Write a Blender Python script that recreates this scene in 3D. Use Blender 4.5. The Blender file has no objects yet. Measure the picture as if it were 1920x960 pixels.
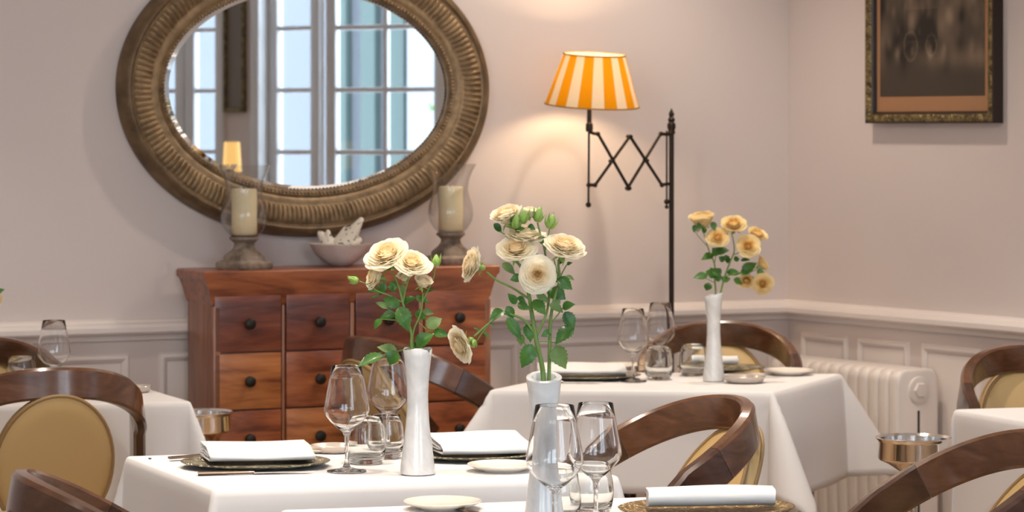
import bpy, bmesh, math, random
import numpy as np
from mathutils import Vector, Matrix

# ------------------------------------------------------------------ camera, world, lights, exposure
C = bpy.context.scene.collection
SC = bpy.context.scene
F = 5400.0          # focal length in pixels of the 1920 frame
YH = 240.0          # pixel row of the horizon
ZC = 1.43           # camera height
cam_d = bpy.data.cameras.new('camera')
cam_d.sensor_width = 36.0
cam_d.lens = F / 1920 * 36
cam_d.shift_y = -(480 - YH) / 1920
cam_d.clip_start = 0.05
cam_d.dof.use_dof = True
cam_d.dof.focus_distance = 5.35
cam_d.dof.aperture_fstop = 9.0
cam = bpy.data.objects.new('camera', cam_d)
cam.location = (0, 0, ZC)
cam.rotation_euler = (math.pi / 2, 0, 0)
C.objects.link(cam)
SC.camera = cam

SC.view_settings.view_transform = 'Standard'
SC.view_settings.look = 'None'
SC.view_settings.gamma = 1.0
SC.view_settings.exposure = 0.60
SC.view_settings.use_curve_mapping = False
try:
    SC.cycles.use_denoising = True
    SC.cycles.max_bounces = 24
    SC.cycles.transmission_bounces = 22
    SC.cycles.transparent_max_bounces = 24
    SC.cycles.glossy_bounces = 6
    SC.cycles.diffuse_bounces = 5
    SC.cycles.sample_clamp_indirect = 4.0
    SC.cycles.sample_clamp_direct = 20.0
    SC.cycles.blur_glossy = 0.5
    SC.cycles.caustics_reflective = False
    SC.cycles.caustics_refractive = True
except Exception:
    pass

W = bpy.data.worlds.new('sky')
SC.world = W
W.use_nodes = True
bg = W.node_tree.nodes['Background']
bg.inputs['Color'].default_value = (0.77, 0.88, 1.0, 1)
bg.inputs['Strength'].default_value = 5.6


def spot(loc, power, size_deg, target=None, col=(1.0, 0.86, 0.72), radius=0.035, blend=0.6):
    d = bpy.data.lights.new('ceiling_spotlight', 'SPOT')
    d.energy = power
    d.color = col
    d.spot_size = math.radians(size_deg)
    d.spot_blend = blend
    d.shadow_soft_size = radius
    o = bpy.data.objects.new('ceiling_spotlight', d)
    o.location = loc
    t = Vector(target if target else (loc[0], loc[1], 0)) - Vector(loc)
    o.rotation_euler = t.to_track_quat('-Z', 'Y').to_euler()
    C.objects.link(o)
    return o


CEIL = 2.75
spot((0.52, 7.9, CEIL - .03), 36, 112, (0.15, 8.0, 0.6), radius=.05)     # near the back wall, over the striped lamp
spot((-0.75, 5.55, CEIL - .03), 54, 80)                       # over the middle table, left
spot((0.05, 5.5, CEIL - .03), 54, 80)                         # over the middle table, right
spot((0.20, 5.0, CEIL - .03), 30, 85)                         # over the front table
spot((0.45, 7.0, CEIL - .03), 56, 85)                         # over the far table
spot((-1.25, 6.7, CEIL - .03), 30, 85)                        # over the left table
spot((1.45, 6.1, CEIL - .03), 26, 70, (0.9, 7.0, .4))                         # over the right table
spot((-1.2, 4.0, CEIL - .03), 36, 100, (-.6, 7.6, 0.6))
spot((0.5, 3.4, CEIL - .03), 30, 100, (0.4, 8.2, 0.6))
spot((-2.4, 4.6, CEIL - .03), 40, 90)

# ------------------------------------------------------------------ helpers
R = random.Random(7)
PI = math.pi


def P(px, py, d):
    return Vector(((px - 960) / F * d, d, ZC - (py - YH) / F * d))


TZ = 0.75


def T(px, py, z=TZ):
    d = F * (ZC - z) / (py - YH)
    return Vector(((px - 960) / F * d, d, z))


class MB:
    def __init__(self):
        self.v = []
        self.f = []
        self.m = []
        self.tone = None

    def add(self, vs, fs, mi=0):
        b = len(self.v)
        self.v.extend([tuple(x) for x in vs])
        for f in fs:
            self.f.append(tuple(b + i for i in f))
            self.m.append(mi)

    def grid(self, pts, nu, nv, closed_u=False, mi=0):
        fs = []
        for j in range(nv - 1):
            for i in range(nu if closed_u else nu - 1):
                i2 = (i + 1) % nu
                fs.append((j * nu + i, j * nu + i2, (j + 1) * nu + i2, (j + 1) * nu + i))
        self.add(pts, fs, mi)

    def lathe(self, prof, n=40, c=(0, 0, 0), mi=0, sx=1, sy=1):
        vs = []
        rings = []
        for r, z in prof:
            if r < 1e-6:
                rings.append([len(vs)])
                vs.append((c[0], c[1], c[2] + z))
            else:
                rings.append(list(range(len(vs), len(vs) + n)))
                for k in range(n):
                    a = 2 * PI * k / n
                    vs.append((c[0] + sx * r * math.cos(a), c[1] + sy * r * math.sin(a), c[2] + z))
        fs = []
        for a, b in zip(rings, rings[1:]):
            if len(a) == 1 and len(b) == 1:
                continue
            for k in range(n):
                k2 = (k + 1) % n
                if len(a) == 1:
                    fs.append((a[0], b[k2], b[k]))
                elif len(b) == 1:
                    fs.append((a[k], a[k2], b[0]))
                else:
                    fs.append((a[k], a[k2], b[k2], b[k]))
        self.add(vs, fs, mi)

    def box(self, c, s, bev=0.0, mi=0, M=None):
        bm = bmesh.new()
        bmesh.ops.create_cube(bm, size=1)
        for v in bm.verts:
            v.co = Vector((v.co.x * s[0], v.co.y * s[1], v.co.z * s[2]))
        if bev > 0:
            bmesh.ops.bevel(bm, geom=list(bm.edges), offset=min(bev, min(s) * .49), segments=2, affect='EDGES', profile=.6)
        bm.verts.index_update()
        vs = [v.co + Vector(c) for v in bm.verts]
        if M is not None:
            vs = [M @ v for v in vs]
        fs = [[v.index for v in f.verts] for f in bm.faces]
        bm.free()
        self.add(vs, fs, mi)

    def tube(self, pts, rad, n=8, mi=0, cap=True):
        pts = [Vector(p) for p in pts]
        if not hasattr(rad, '__len__'):
            rad = [rad] * len(pts)
        vs = []
        prev = None
        for i, p in enumerate(pts):
            t = (pts[min(i + 1, len(pts) - 1)] - pts[max(i - 1, 0)]).normalized()
            if prev is None:
                a = Vector((0, 0, 1)) if abs(t.z) < .9 else Vector((1, 0, 0))
                x = t.cross(a).normalized()
            else:
                x = (prev - t * prev.dot(t)).normalized()
            prev = x
            y = t.cross(x)
            for k in range(n):
                an = 2 * PI * k / n
                vs.append(p + (x * math.cos(an) + y * math.sin(an)) * rad[i])
        b = len(self.v)
        self.grid(vs, n, len(pts), True, mi)
        if cap:
            self.f.append(tuple(b + k for k in range(n))[::-1])
            self.m.append(mi)
            self.f.append(tuple(b + (len(pts) - 1) * n + k for k in range(n)))
            self.m.append(mi)

    def ball(self, c, r, n=14, sz=1.0, mi=0):
        pr = [(r * math.sin(PI * i / (n // 2)), -r * sz * math.cos(PI * i / (n // 2))) for i in range(n // 2 + 1)]
        pr[0] = (0, pr[0][1])
        pr[-1] = (0, pr[-1][1])
        self.lathe(pr, n, c, mi)

    def build(self, name, mats, parent=None, smooth=35, loc=None):
        me = bpy.data.meshes.new(name)
        me.from_pydata(self.v, [], self.f)
        if not isinstance(mats, (list, tuple)):
            mats = [mats]
        for m in mats:
            me.materials.append(m)
        if len(mats) > 1:
            me.polygons.foreach_set('material_index', self.m)
        bm = bmesh.new()
        bm.from_mesh(me)
        bmesh.ops.recalc_face_normals(bm, faces=bm.faces)
        bm.to_mesh(me)
        bm.free()
        if self.tone is not None:
            at = me.attributes.new('tone', 'FLOAT', 'POINT')
            at.data.foreach_set('value', self.tone)
        if smooth:
            me.shade_smooth()
            me.set_sharp_from_angle(angle=math.radians(smooth))
        me.update()
        o = bpy.data.objects.new(name, me)
        C.objects.link(o)
        if parent is not None:
            o.parent = parent
        if loc is not None:
            o.location = loc
        return o


def smooth_line(pts, n=6):
    pts = [Vector(p) for p in pts]
    if len(pts) < 3:
        return [pts[0].lerp(pts[-1], i / n) for i in range(n + 1)]
    out = []
    q = [pts[0] * 2 - pts[1]] + pts + [pts[-1] * 2 - pts[-2]]
    for i in range(1, len(q) - 2):
        a, b, c, d = q[i - 1], q[i], q[i + 1], q[i + 2]
        for k in range(n):
            t = k / n
            out.append(.5 * ((2 * b) + (c - a) * t + (2 * a - 5 * b + 4 * c - d) * t * t + (3 * b - a - 3 * c + d) * t ** 3))
    out.append(pts[-1])
    return out


def tag(o, label, cat, group=None, kind=None):
    if label:
        o['label'] = label
    if cat:
        o['category'] = cat
    if group:
        o['group'] = group
    if kind:
        o['kind'] = kind
    return o


def thing(name, label, cat, loc=(0, 0, 0), rz=0.0, group=None):
    o = bpy.data.objects.new(name, None)
    o.empty_display_size = .05
    C.objects.link(o)
    o.location = loc
    o.rotation_euler = (0, 0, rz)
    return tag(o, label, cat, group)


def copy_tree(o, parent=None):
    c = o.copy()
    C.objects.link(c)
    c.parent = parent
    for ch in list(o.children):
        copy_tree(ch, c)
    return c


def dup(o, label, loc, rz=None, scale=None, group=None):
    c = copy_tree(o)
    c['label'] = label
    c.location = loc
    if rz is not None:
        c.rotation_euler = (0, 0, rz)
    if scale is not None:
        c.scale = scale if hasattr(scale, '__len__') else (scale,) * 3
    if group:
        c['group'] = group
    return c


def struct(name, mb, mats, smooth=35):
    o = mb.build(name, mats, smooth=smooth)
    o['kind'] = 'structure'
    return o


# ------------------------------------------------------------------ materials
def mat(name, col=(.8, .8, .8), rough=.5, metal=0.0, coat=0.0, spec=.5, emit=None, es=0.0, sub=0.0):
    m = bpy.data.materials.new(name)
    m.use_nodes = True
    b = m.node_tree.nodes['Principled BSDF']
    b.inputs['Base Color'].default_value = (*col, 1)
    b.inputs['Roughness'].default_value = rough
    b.inputs['Metallic'].default_value = metal
    b.inputs['Coat Weight'].default_value = coat
    b.inputs['Coat Roughness'].default_value = .12
    b.inputs['Specular IOR Level'].default_value = spec
    if sub:
        b.inputs['Subsurface Weight'].default_value = sub
        b.inputs['Subsurface Radius'].default_value = (.01, .006, .003)
    if emit:
        b.inputs['Emission Color'].default_value = (*emit, 1)
        b.inputs['Emission Strength'].default_value = es
    return m


def nodes(m):
    return m.node_tree.nodes, m.node_tree.links, m.node_tree.nodes['Principled BSDF']


def noise_col(m, c1, c2, scale=8.0, stretch=(1, 1, 1), detail=5, lo=.35, hi=.65, rough=.6, distort=0.0):
    n, l, b = nodes(m)
    tc = n.new('ShaderNodeTexCoord')
    mp = n.new('ShaderNodeMapping')
    mp.inputs['Scale'].default_value = stretch
    no = n.new('ShaderNodeTexNoise')
    no.inputs['Scale'].default_value = scale
    no.inputs['Detail'].default_value = detail
    no.inputs['Roughness'].default_value = rough
    no.inputs['Distortion'].default_value = distort
    cr = n.new('ShaderNodeValToRGB')
    cr.color_ramp.elements[0].position = lo
    cr.color_ramp.elements[0].color = (*c1, 1)
    cr.color_ramp.elements[1].position = hi
    cr.color_ramp.elements[1].color = (*c2, 1)
    l.new(tc.outputs['Object'], mp.inputs['Vector'])
    l.new(mp.outputs['Vector'], no.inputs['Vector'])
    l.new(no.outputs['Fac'], cr.inputs['Fac'])
    l.new(cr.outputs['Color'], b.inputs['Base Color'])
    return m


def bump(m, scale=60.0, strength=.2, dist=.002, detail=3, stretch=(1, 1, 1), kind='noise'):
    n, l, b = nodes(m)
    tc = n.new('ShaderNodeTexCoord')
    mp = n.new('ShaderNodeMapping')
    mp.inputs['Scale'].default_value = stretch
    l.new(tc.outputs['Object'], mp.inputs['Vector'])
    if kind == 'noise':
        t = n.new('ShaderNodeTexNoise')
        t.inputs['Detail'].default_value = detail
        out = t.outputs['Fac']
    else:
        t = n.new('ShaderNodeTexVoronoi')
        out = t.outputs['Distance']
    t.inputs['Scale'].default_value = scale
    l.new(mp.outputs['Vector'], t.inputs['Vector'])
    bp = n.new('ShaderNodeBump')
    bp.inputs['Strength'].default_value = strength
    bp.inputs['Distance'].default_value = dist
    l.new(out, bp.inputs['Height'])
    l.new(bp.outputs['Normal'], b.inputs['Normal'])
    return m


def wood(name, c1, c2, c3, stretch=(1.5, 10, 10), scale=3.0, rough=.35, coat=.3, seed=0.0):
    m = mat(name, c2, rough, coat=coat)
    n, l, b = nodes(m)
    tc = n.new('ShaderNodeTexCoord')
    mp = n.new('ShaderNodeMapping')
    mp.inputs['Scale'].default_value = stretch
    mp.inputs['Location'].default_value = (seed, seed * .7, seed * 1.3)
    n1 = n.new('ShaderNodeTexNoise')
    n1.inputs['Scale'].default_value = scale
    n1.inputs['Detail'].default_value = 6
    n1.inputs['Distortion'].default_value = 1.6
    wv = n.new('ShaderNodeTexNoise')
    wv.inputs['Scale'].default_value = scale * 6
    wv.inputs['Detail'].default_value = 4
    mx = n.new('ShaderNodeMath')
    mx.operation = 'MULTIPLY_ADD'
    mx.inputs[1].default_value = .25
    l.new(tc.outputs['Object'], mp.inputs['Vector'])
    l.new(mp.outputs['Vector'], n1.inputs['Vector'])
    l.new(mp.outputs['Vector'], wv.inputs['Vector'])
    l.new(wv.outputs['Fac'], mx.inputs[0])
    l.new(n1.outputs['Fac'], mx.inputs[2])
    cr = n.new('ShaderNodeValToRGB')
    e = cr.color_ramp.elements
    e[0].position = .42
    e[0].color = (*c1, 1)
    e[1].position = .85
    e[1].color = (*c3, 1)
    k = e.new(.62)
    k.color = (*c2, 1)
    l.new(mx.outputs[0], cr.inputs['Fac'])
    l.new(cr.outputs['Color'], b.inputs['Base Color'])
    return m


def glass(name, tint=(1, 1, 1), clear=0.0):
    """clear drinking glass: refracting glass blended with a clear sheet so light also passes straight through the thin wall"""
    m = bpy.data.materials.new(name)
    m.use_nodes = True
    n, l = m.node_tree.nodes, m.node_tree.links
    n.clear()
    g = n.new('ShaderNodeBsdfGlass')
    g.inputs['Color'].default_value = (*tint, 1)
    g.inputs['Roughness'].default_value = 0.0
    g.inputs['IOR'].default_value = 1.47
    t = n.new('ShaderNodeBsdfTransparent')
    t.inputs['Color'].default_value = (*tint, 1)
    mx = n.new('ShaderNodeMixShader')
    mx.inputs[0].default_value = clear
    o = n.new('ShaderNodeOutputMaterial')
    l.new(g.outputs[0], mx.inputs[1])
    l.new(t.outputs[0], mx.inputs[2])
    l.new(mx.outputs[0], o.inputs['Surface'])
    return m


def sheet_glass(name, tint=(1, 1, 1), base=.03):
    m = bpy.data.materials.new(name)
    m.use_nodes = True
    n, l = m.node_tree.nodes, m.node_tree.links
    n.clear()
    t = n.new('ShaderNodeBsdfTransparent')
    t.inputs['Color'].default_value = (*tint, 1)
    g = n.new('ShaderNodeBsdfGlossy')
    g.inputs['Roughness'].default_value = .01
    lw = n.new('ShaderNodeLayerWeight')
    lw.inputs['Blend'].default_value = .5
    pw_ = n.new('ShaderNodeMath')
    pw_.operation = 'POWER'
    pw_.inputs[1].default_value = 2.6
    fr = n.new('ShaderNodeMath')
    fr.operation = 'MULTIPLY_ADD'
    fr.inputs[1].default_value = .75
    fr.inputs[2].default_value = base
    l.new(lw.outputs['Facing'], pw_.inputs[0])
    l.new(pw_.outputs[0], fr.inputs[0])
    mx = n.new('ShaderNodeMixShader')
    o = n.new('ShaderNodeOutputMaterial')
    l.new(fr.outputs[0], mx.inputs[0])
    l.new(t.outputs[0], mx.inputs[1])
    l.new(g.outputs[0], mx.inputs[2])
    l.new(mx.outputs[0], o.inputs['Surface'])
    return m


M = {}
M['wall'] = bump(mat('wall_paint', (.675, .60, .57), .85, spec=.2), 90, .08, .002)
M['wainscot'] = bump(mat('wainscot_paint', (.77, .705, .67), .5, spec=.4), 40, .05, .002)
M['ceiling'] = mat('ceiling_paint', (.80, .77, .74), .9)
M['floor'] = wood('oak_floor', (.20, .115, .055), (.30, .185, .095), (.40, .26, .14), (1.2, 9, 9), 1.4, .3, .3)
M['cloth'] = bump(mat('white_linen', (.79, .775, .775), .92, spec=.1), 500, .12, .0006)
M['napkin'] = bump(mat('white_napkin_linen', (.82, .81, .80), .92, spec=.1), 600, .12, .0006)
M['chair_wood'] = wood('walnut_lacquer', (.074, .029, .013), (.108, .044, .020), (.15, .065, .031), (9, 9, 26), .9, .24, .6)
M['chair_wood_dark'] = wood('dark_walnut_lacquer', (.040, .016, .010), (.060, .025, .015), (.085, .037, .022), (9, 9, 26), .9, .24, .6, 3.1)
M['vinyl'] = bump(mat('tan_leatherette', (.56, .385, .17), .55), 900, .1, .0005)
M['piping'] = mat('dark_tan_piping', (.30, .19, .08), .5)
M['cream'] = mat('cream_upholstery', (.72, .62, .45), .7)
M['silver'] = mat('polished_silver', (.92, .91, .90), .10, 1.0)
M['steel'] = bump(mat('cutlery_silver', (.24, .18, .14), .28, 1.0), 200, .1, .001)
M['steel_bright'] = mat('blade_silver', (.72, .70, .68), .16, 1.0)
M['iron'] = bump(mat('dark_bronze_iron', (.035, .024, .018), .42, .75), 150, .2, .001)
M['glass'] = glass('clear_glass')
M['tumbler_glass'] = glass('clear_tumbler_glass', (.985, .99, .985))
M['hurricane_glass'] = sheet_glass('hurricane_glass', (.965, .965, .96))
M['pane'] = sheet_glass('window_glass', (.97, .99, 1.0))
M['china'] = mat('cream_china', (.84, .78, .69), .18, coat=.4)
M['china_inner'] = mat('ivory_glaze', (.86, .80, .72), .2, coat=.4)
M['dish'] = mat('pewter_dish', (.62, .55, .49), .22, .35, coat=.3)
M['stone'] = bump(noise_col(mat('weathered_stone', rough=.9), (.13, .095, .07), (.36, .285, .22), 22, detail=6), 45, .6, .006)
M['wax'] = mat('ivory_wax', (.88, .76, .50), .5, sub=.4)
M['wick'] = mat('burnt_wick', (.02, .015, .012), .9)
M['bowl'] = bump(noise_col(mat('chalky_bowl', rough=.8), (.56, .48, .43), (.76, .69, .63), 14), 60, .25, .003)
M['stem'] = mat('rose_stem_green', (.16, .26, .055), .5)
M['leaf'] = noise_col(mat('rose_leaf_green', rough=.42, coat=.2), (.02, .095, .014), (.10, .27, .035), 22, detail=3, lo=.3, hi=.75)
M['leaf_light'] = noise_col(mat('pale_rose_leaf_green', rough=.5), (.085, .17, .045), (.23, .36, .12), 22, detail=3, lo=.3, hi=.75)
M['bud'] = mat('rose_bud_green', (.27, .42, .09), .5)
M['knob'] = mat('dark_iron_knob', (.018, .013, .011), .5, .4)
M['white_paint'] = mat('white_gloss_paint', (.72, .72, .73), .35)
M['radiator'] = mat('radiator_enamel', (.76, .70, .66), .32)
M['slot'] = mat('gap_shade_and_speck', (.02, .018, .016), .9)  # black for the shade in the radiator gap, also the tablecloth speck


def opal():
    m = mat('opal_white_glass', (.83, .82, .80), .22, coat=.5, sub=.25)
    noise_col(m, (.68, .68, .68), (.83, .83, .82), 9, (1, 1, 1), 5, .35, .7, distort=3.0)
    b = m.node_tree.nodes['Principled BSDF']
    b.inputs['Subsurface Radius'].default_value = (.02, .018, .016)
    return m


M['opal'] = opal()


def petal_mat():
    m = mat('cream_rose_petal', (.9, .8, .6), .62, spec=.2)
    n, l, b = nodes(m)
    b.inputs['Subsurface Radius'].default_value = (.006, .004, .002)
    a = n.new('ShaderNodeAttribute')
    a.attribute_name = 'tone'
    cr = n.new('ShaderNodeValToRGB')
    e = cr.color_ramp.elements
    e[0].position = 0.0
    e[0].color = (.95, .69, .30, 1)
    e[1].position = 1.0
    e[1].color = (.97, .92, .78, 1)
    k = e.new(.35)
    k.color = (.96, .81, .51, 1)
    k = e.new(.65)
    k.color = (.97, .87, .66, 1)
    l.new(a.outputs['Fac'], cr.inputs['Fac'])
    l.new(cr.outputs['Color'], b.inputs['Base Color'])
    return m




def add_translucence(m, fac):
    n, l, b = nodes(m)
    out = [x for x in n if x.type == 'OUTPUT_MATERIAL'][0]
    src = b.inputs['Base Color'].links[0].from_socket if b.inputs['Base Color'].is_linked else None
    t = n.new('ShaderNodeBsdfTranslucent')
    if src:
        l.new(src, t.inputs['Color'])
    else:
        t.inputs['Color'].default_value = b.inputs['Base Color'].default_value
    mx = n.new('ShaderNodeMixShader')
    mx.inputs[0].default_value = fac
    l.new(b.outputs[0], mx.inputs[1])
    l.new(t.outputs[0], mx.inputs[2])
    l.new(mx.outputs[0], out.inputs['Surface'])


M['petal'] = petal_mat()


def petal_yellow():
    m = petal_mat()
    m.name = 'butter_rose_petal'
    e = [x for x in m.node_tree.nodes if x.type == 'VALTORGB'][0].color_ramp.elements
    for k, c in zip(e, [(.85, .50, .10), (.90, .66, .25), (.90, .72, .36), (.90, .77, .47)]):
        k.color = (*c, 1)
    return m


M['petal_y'] = petal_yellow()
for k_ in ('petal', 'petal_y'):
    add_translucence(M[k_], .48)
for k_ in ('leaf', 'leaf_light'):
    add_translucence(M[k_], .30)

# ------------------------------------------------------------------ room shell
ZR = 0.86                       # underside of the chair rail
CR = P(1478, 586, F * (ZC - ZR) / (586 - YH))
AL = P(0, 633, F * (ZC - ZR) / (633 - YH))
BR = P(1920, 624.4, F * (ZC - ZR) / (624.4 - YH))


class Wall:
    """vertical wall through a (at s = 0) towards b; n points into the room"""

    def __init__(self, a, b, room):
        self.o = Vector((a[0], a[1], 0))
        self.u = (Vector((b[0], b[1], 0)) - self.o).normalized()
        self.n = Vector((self.u.y, -self.u.x, 0))
        if (Vector(room) - self.o).dot(self.n) < 0:
            self.n = -self.n
        self.rz = math.atan2(self.u.y, self.u.x)

    def pt(self, s, out=0.0, z=0.0):
        p = self.o + self.u * s + self.n * out
        p.z = z
        return p

    def hit(self, px, py, out=0.0):
        """s, z of the point on the wall (moved out by out) seen at a pixel"""
        dr = Vector(((px - 960) / F, 1, -(py - YH) / F))
        o = self.o + self.n * out
        t = (o - Vector((0, 0, 0))).dot(self.n) / dr.dot(self.n)
        p = dr * t
        return (p - o).dot(self.u), ZC + p.z

    def slab(self, mb, s0, s1, o0, o1, z0, z1, mi=0):
        a = [self.pt(s, o, z) for z in (z0, z1) for (s, o) in ((s0, o0), (s1, o0), (s1, o1), (s0, o1))]
        mb.add(a, [(3, 2, 1, 0), (4, 5, 6, 7), (0, 1, 5, 4), (1, 2, 6, 5), (2, 3, 7, 6), (3, 0, 4, 7)], mi)

    def sweep(self, mb, prof, s0, s1, mi=0):
        """prof: list of (out, z) swept along the wall"""
        n = len(prof)
        vs = [self.pt(s, o, z) for s in (s0, s1) for (o, z) in prof]
        fs = [(i, i + 1, n + i + 1, n + i) for i in range(n - 1)]
        fs += [tuple(range(n))[::-1], tuple(range(n, 2 * n)), (n - 1, 0, n, 2 * n - 1)]
        mb.add(vs, fs, mi)


ROOM = (0, 5, 0)
back = Wall(CR, AL, ROOM)       # s runs from the corner to the left
right = Wall(CR, BR, ROOM)      # s runs from the corner towards the camera
EW = Vector((3.2, 5.25, 0))
sE = 3.70
EW = right.pt(sE)
FW = Vector((1.25, -1.4, 0))
winw = Wall(EW, FW, ROOM)
GW = back.pt(5.6)               # left end of the back wall
HW = Vector((-3.9, -1.4, 0))
leftw = Wall(GW, HW, ROOM)
frontw = Wall(HW, FW, ROOM)
TH = 0.18
LB = 5.6


def plain_wall(name, w, s0, s1, mname='wall'):
    mb = MB()
    w.slab(mb, s0, s1, -TH, 0, -.02, CEIL + .05)
    return struct(name, mb, M[mname])


plain_wall('wall_back', back, -.1, LB + .1)
plain_wall('wall_right', right, -.1, sE)
plain_wall('wall_left', leftw, -.1, (HW - GW).length + .1)
mb = MB()
LF = (FW - HW).length
for a_, b_ in ((-.1, .5), (2.1, 2.6), (4.4, LF + .1)):
    frontw.slab(mb, a_, b_, -TH, 0, -.02, CEIL + .05)
for a_, b_ in ((.5, 2.1), (2.6, 4.4)):
    frontw.slab(mb, a_, b_, -TH, 0, -.02, .55)
    frontw.slab(mb, a_, b_, -TH, 0, 2.45, CEIL + .05)
struct('wall_front', mb, M['wall'])

poly = [CR, EW, FW, HW, GW]
cen = sum((Vector((p[0], p[1], 0)) for p in poly), Vector()) / 5


def poly_slab(name, z0, z1, m):
    mb = MB()
    q = [Vector((p[0], p[1], 0)) for p in poly]
    q = [cen + (p - cen) * 1.03 for p in q]
    n = len(q)
    mb.add([(p.x, p.y, z0) for p in q] + [(p.x, p.y, z1) for p in q],
           [tuple(range(n))[::-1], tuple(range(n, 2 * n))] + [(i, (i + 1) % n, n + (i + 1) % n, n + i) for i in range(n)])
    return struct(name, mb, m, 0)


poly_slab('floor', -.06, 0.0, M['floor'])
poly_slab('ceiling', CEIL, CEIL + .06, M['ceiling'])

# window wall with two openings -------------------------------------------------
LW = (FW - EW).length
WA = (0.02, 1.00)        # casement window seen in the mirror
WBS = (1.14, 1.66)       # second window
WC = (2.85, 5.6)         # wide unseen window nearer the camera, enlarged for more daylight
WD = (3.4, 5.0)          # unused span for an added daylight window behind the camera
Z0, Z1 = 1.00, 2.47
mb = MB()
edges = [0 - .1, WA[0], WA[1], WBS[0], WBS[1], WC[0], WC[1], LW + .1]
for i in range(0, 8, 2):
    winw.slab(mb, edges[i], edges[i + 1], -TH, 0, -.02, CEIL + .05)
for a, b in (WA, WBS, WC):
    winw.slab(mb, a, b, -TH, 0, -.02, Z0)
    winw.slab(mb, a, b, -TH, 0, Z1, CEIL + .05)
struct('wall_window', mb, M['wall'])


def leaf_frame(name, parent, wd, ht, cols, rows, m):
    """a glazed casement in local x (width), z (height), y thickness; origin at its hinge foot"""
    mb = MB()
    st = .05
    t = .045
    mb.box((st / 2, 0, ht / 2), (st, t, ht), .006)
    mb.box((wd - st / 2, 0, ht / 2), (st, t, ht), .006)
    mb.box((wd / 2, 0, st / 2), (wd - 2 * st, t, st), .006)
    mb.box((wd / 2, 0, ht - st / 2), (wd - 2 * st, t, st), .006)
    for r in range(1, rows):
        mb.box((wd / 2, 0, ht * r / rows), (wd - 2 * st, .03, .022), .004)
    for c in range(1, cols):
        mb.box((wd * c / cols, 0, ht / 2), (.022, .028, ht - 2 * st), .004)
    o = mb.build(name, m, parent)
    g = MB()
    g.box((wd / 2, 0, ht / 2), (wd - 2 * st + .01, .004, ht - 2 * st + .01))
    g.build('pane', M['pane'], o, 0)
    return o


def window(num, s, open_deg, rows=5, winw=None, Z0=1.0, Z1=2.47, share=.5, cols=(2, 2)):
    a, b = s
    e = bpy.data.objects.new('window_%d' % num, None)
    C.objects.link(e)
    e['kind'] = 'structure'
    e.location = winw.pt(a, -TH / 2, Z0)
    e.rotation_euler = (0, 0, winw.rz)
    w, h = b - a, Z1 - Z0
    mb = MB()
    f = .045
    mb.box((f / 2, 0, h / 2), (f, TH + .03, h), .006)
    mb.box((w - f / 2, 0, h / 2), (f, TH + .03, h), .006)
    mb.box((w / 2, 0, f / 2), (w - 2 * f, TH + .03, f), .006)
    mb.box((w / 2, 0, h - f / 2), (w - 2 * f, TH + .03, f), .006)
    mb.build('window_frame', M['white_paint'], e)
    lw = (w - 2 * f) * share
    lw2 = (w - 2 * f) - lw
    l1 = leaf_frame('casement', e, lw - .004, h - 2 * f - .006, cols[0], rows, M['white_paint'])
    l1.location = (f + .002, 0, f + .003)
    l2 = leaf_frame('casement', e, lw2 - .004, h - 2 * f - .006, cols[1], rows, M['white_paint'])
    l2.location = (w - f - .002, 0, f + .003)
    side = 1 if (Matrix.Rotation(winw.rz, 3, 'Z') @ Vector((0, 1, 0))).dot(winw.n) > 0 else -1
    l2.rotation_euler = (0, 0, PI - side * math.radians(open_deg))
    d = bpy.data.lights.new('daylight_portal', 'AREA')
    d.shape = 'RECTANGLE'
    d.size = w
    d.size_y = h
    d.cycles.is_portal = True
    po = bpy.data.objects.new('daylight_portal', d)
    po.location = winw.pt((a + b) / 2, -TH - .02, (Z0 + Z1) / 2)
    po.rotation_euler = (winw.n).to_track_quat('-Z', 'Z').to_euler()
    C.objects.link(po)


window(1, WA, 8, 5, winw, share=.67, cols=(2, 1))
window(2, WBS, 0, 5, winw, cols=(1, 1))
window(3, WC, 0, 5, winw)
window(4, (.5, 2.1), 0, 5, frontw, .55, 2.45)  # unseen window behind the camera, added to let in more daylight
window(5, (2.6, 4.4), 0, 5, frontw, .55, 2.45)  # second added daylight window, also out of view

# chair rail, wainscot panels, baseboard
rail = [(0.0, ZR - .02), (.012, ZR - .018), (.016, ZR - .004), (.036, ZR), (.042, ZR + .006), (.042, ZR + .019), (.036, ZR + .027), (.02, ZR + .031), (.012, ZR + .038), (0, ZR + .041)]
for num, (nm, w, s0, s1) in enumerate((('back', back, 0, LB), ('right', right, 0, sE))):
    mb = MB()
    w.sweep(mb, rail, s0 + (.0 if nm == 'back' else .0), s1)
    struct('trim_%d' % (num + 1), mb, M['wainscot'], 25)
    mb = MB()
    w.sweep(mb, [(0, 0), (.022, 0), (.022, .11), (.014, .125), (.008, .14), (0, .145)], s0, s1)
    struct('baseboard_' + nm, mb, M['wainscot'], 25)


def panel(mb, w, s0, s1, z0, z1):
    if s0 > s1:
        s0, s1 = s1, s0
    # raised moulding ring + raised field
    ring = [(0, 0), (.003, .002), (.008, .006), (.009, .013), (.005, .020), (.001, .024)]   # (out, inset)
    pts = []
    for o, i in ring:
        for s, z in ((s0 + i, z0 + i), (s1 - i, z0 + i), (s1 - i, z1 - i), (s0 + i, z1 - i)):
            pts.append(w.pt(s, o, z))
    mb.grid(pts, 4, len(ring), True)
    fld = [(.001, .026), (.001, .045), (.007, .075)]
    pts = []
    for o, i in fld:
        for s, z in ((s0 + i, z0 + i), (s1 - i, z0 + i), (s1 - i, z1 - i), (s0 + i, z1 - i)):
            pts.append(w.pt(s, o, z))
    b = len(mb.v)
    mb.grid(pts, 4, 3, True)
    mb.f.append((b + 8, b + 9, b + 10, b + 11))
    mb.m.append(0)


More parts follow.
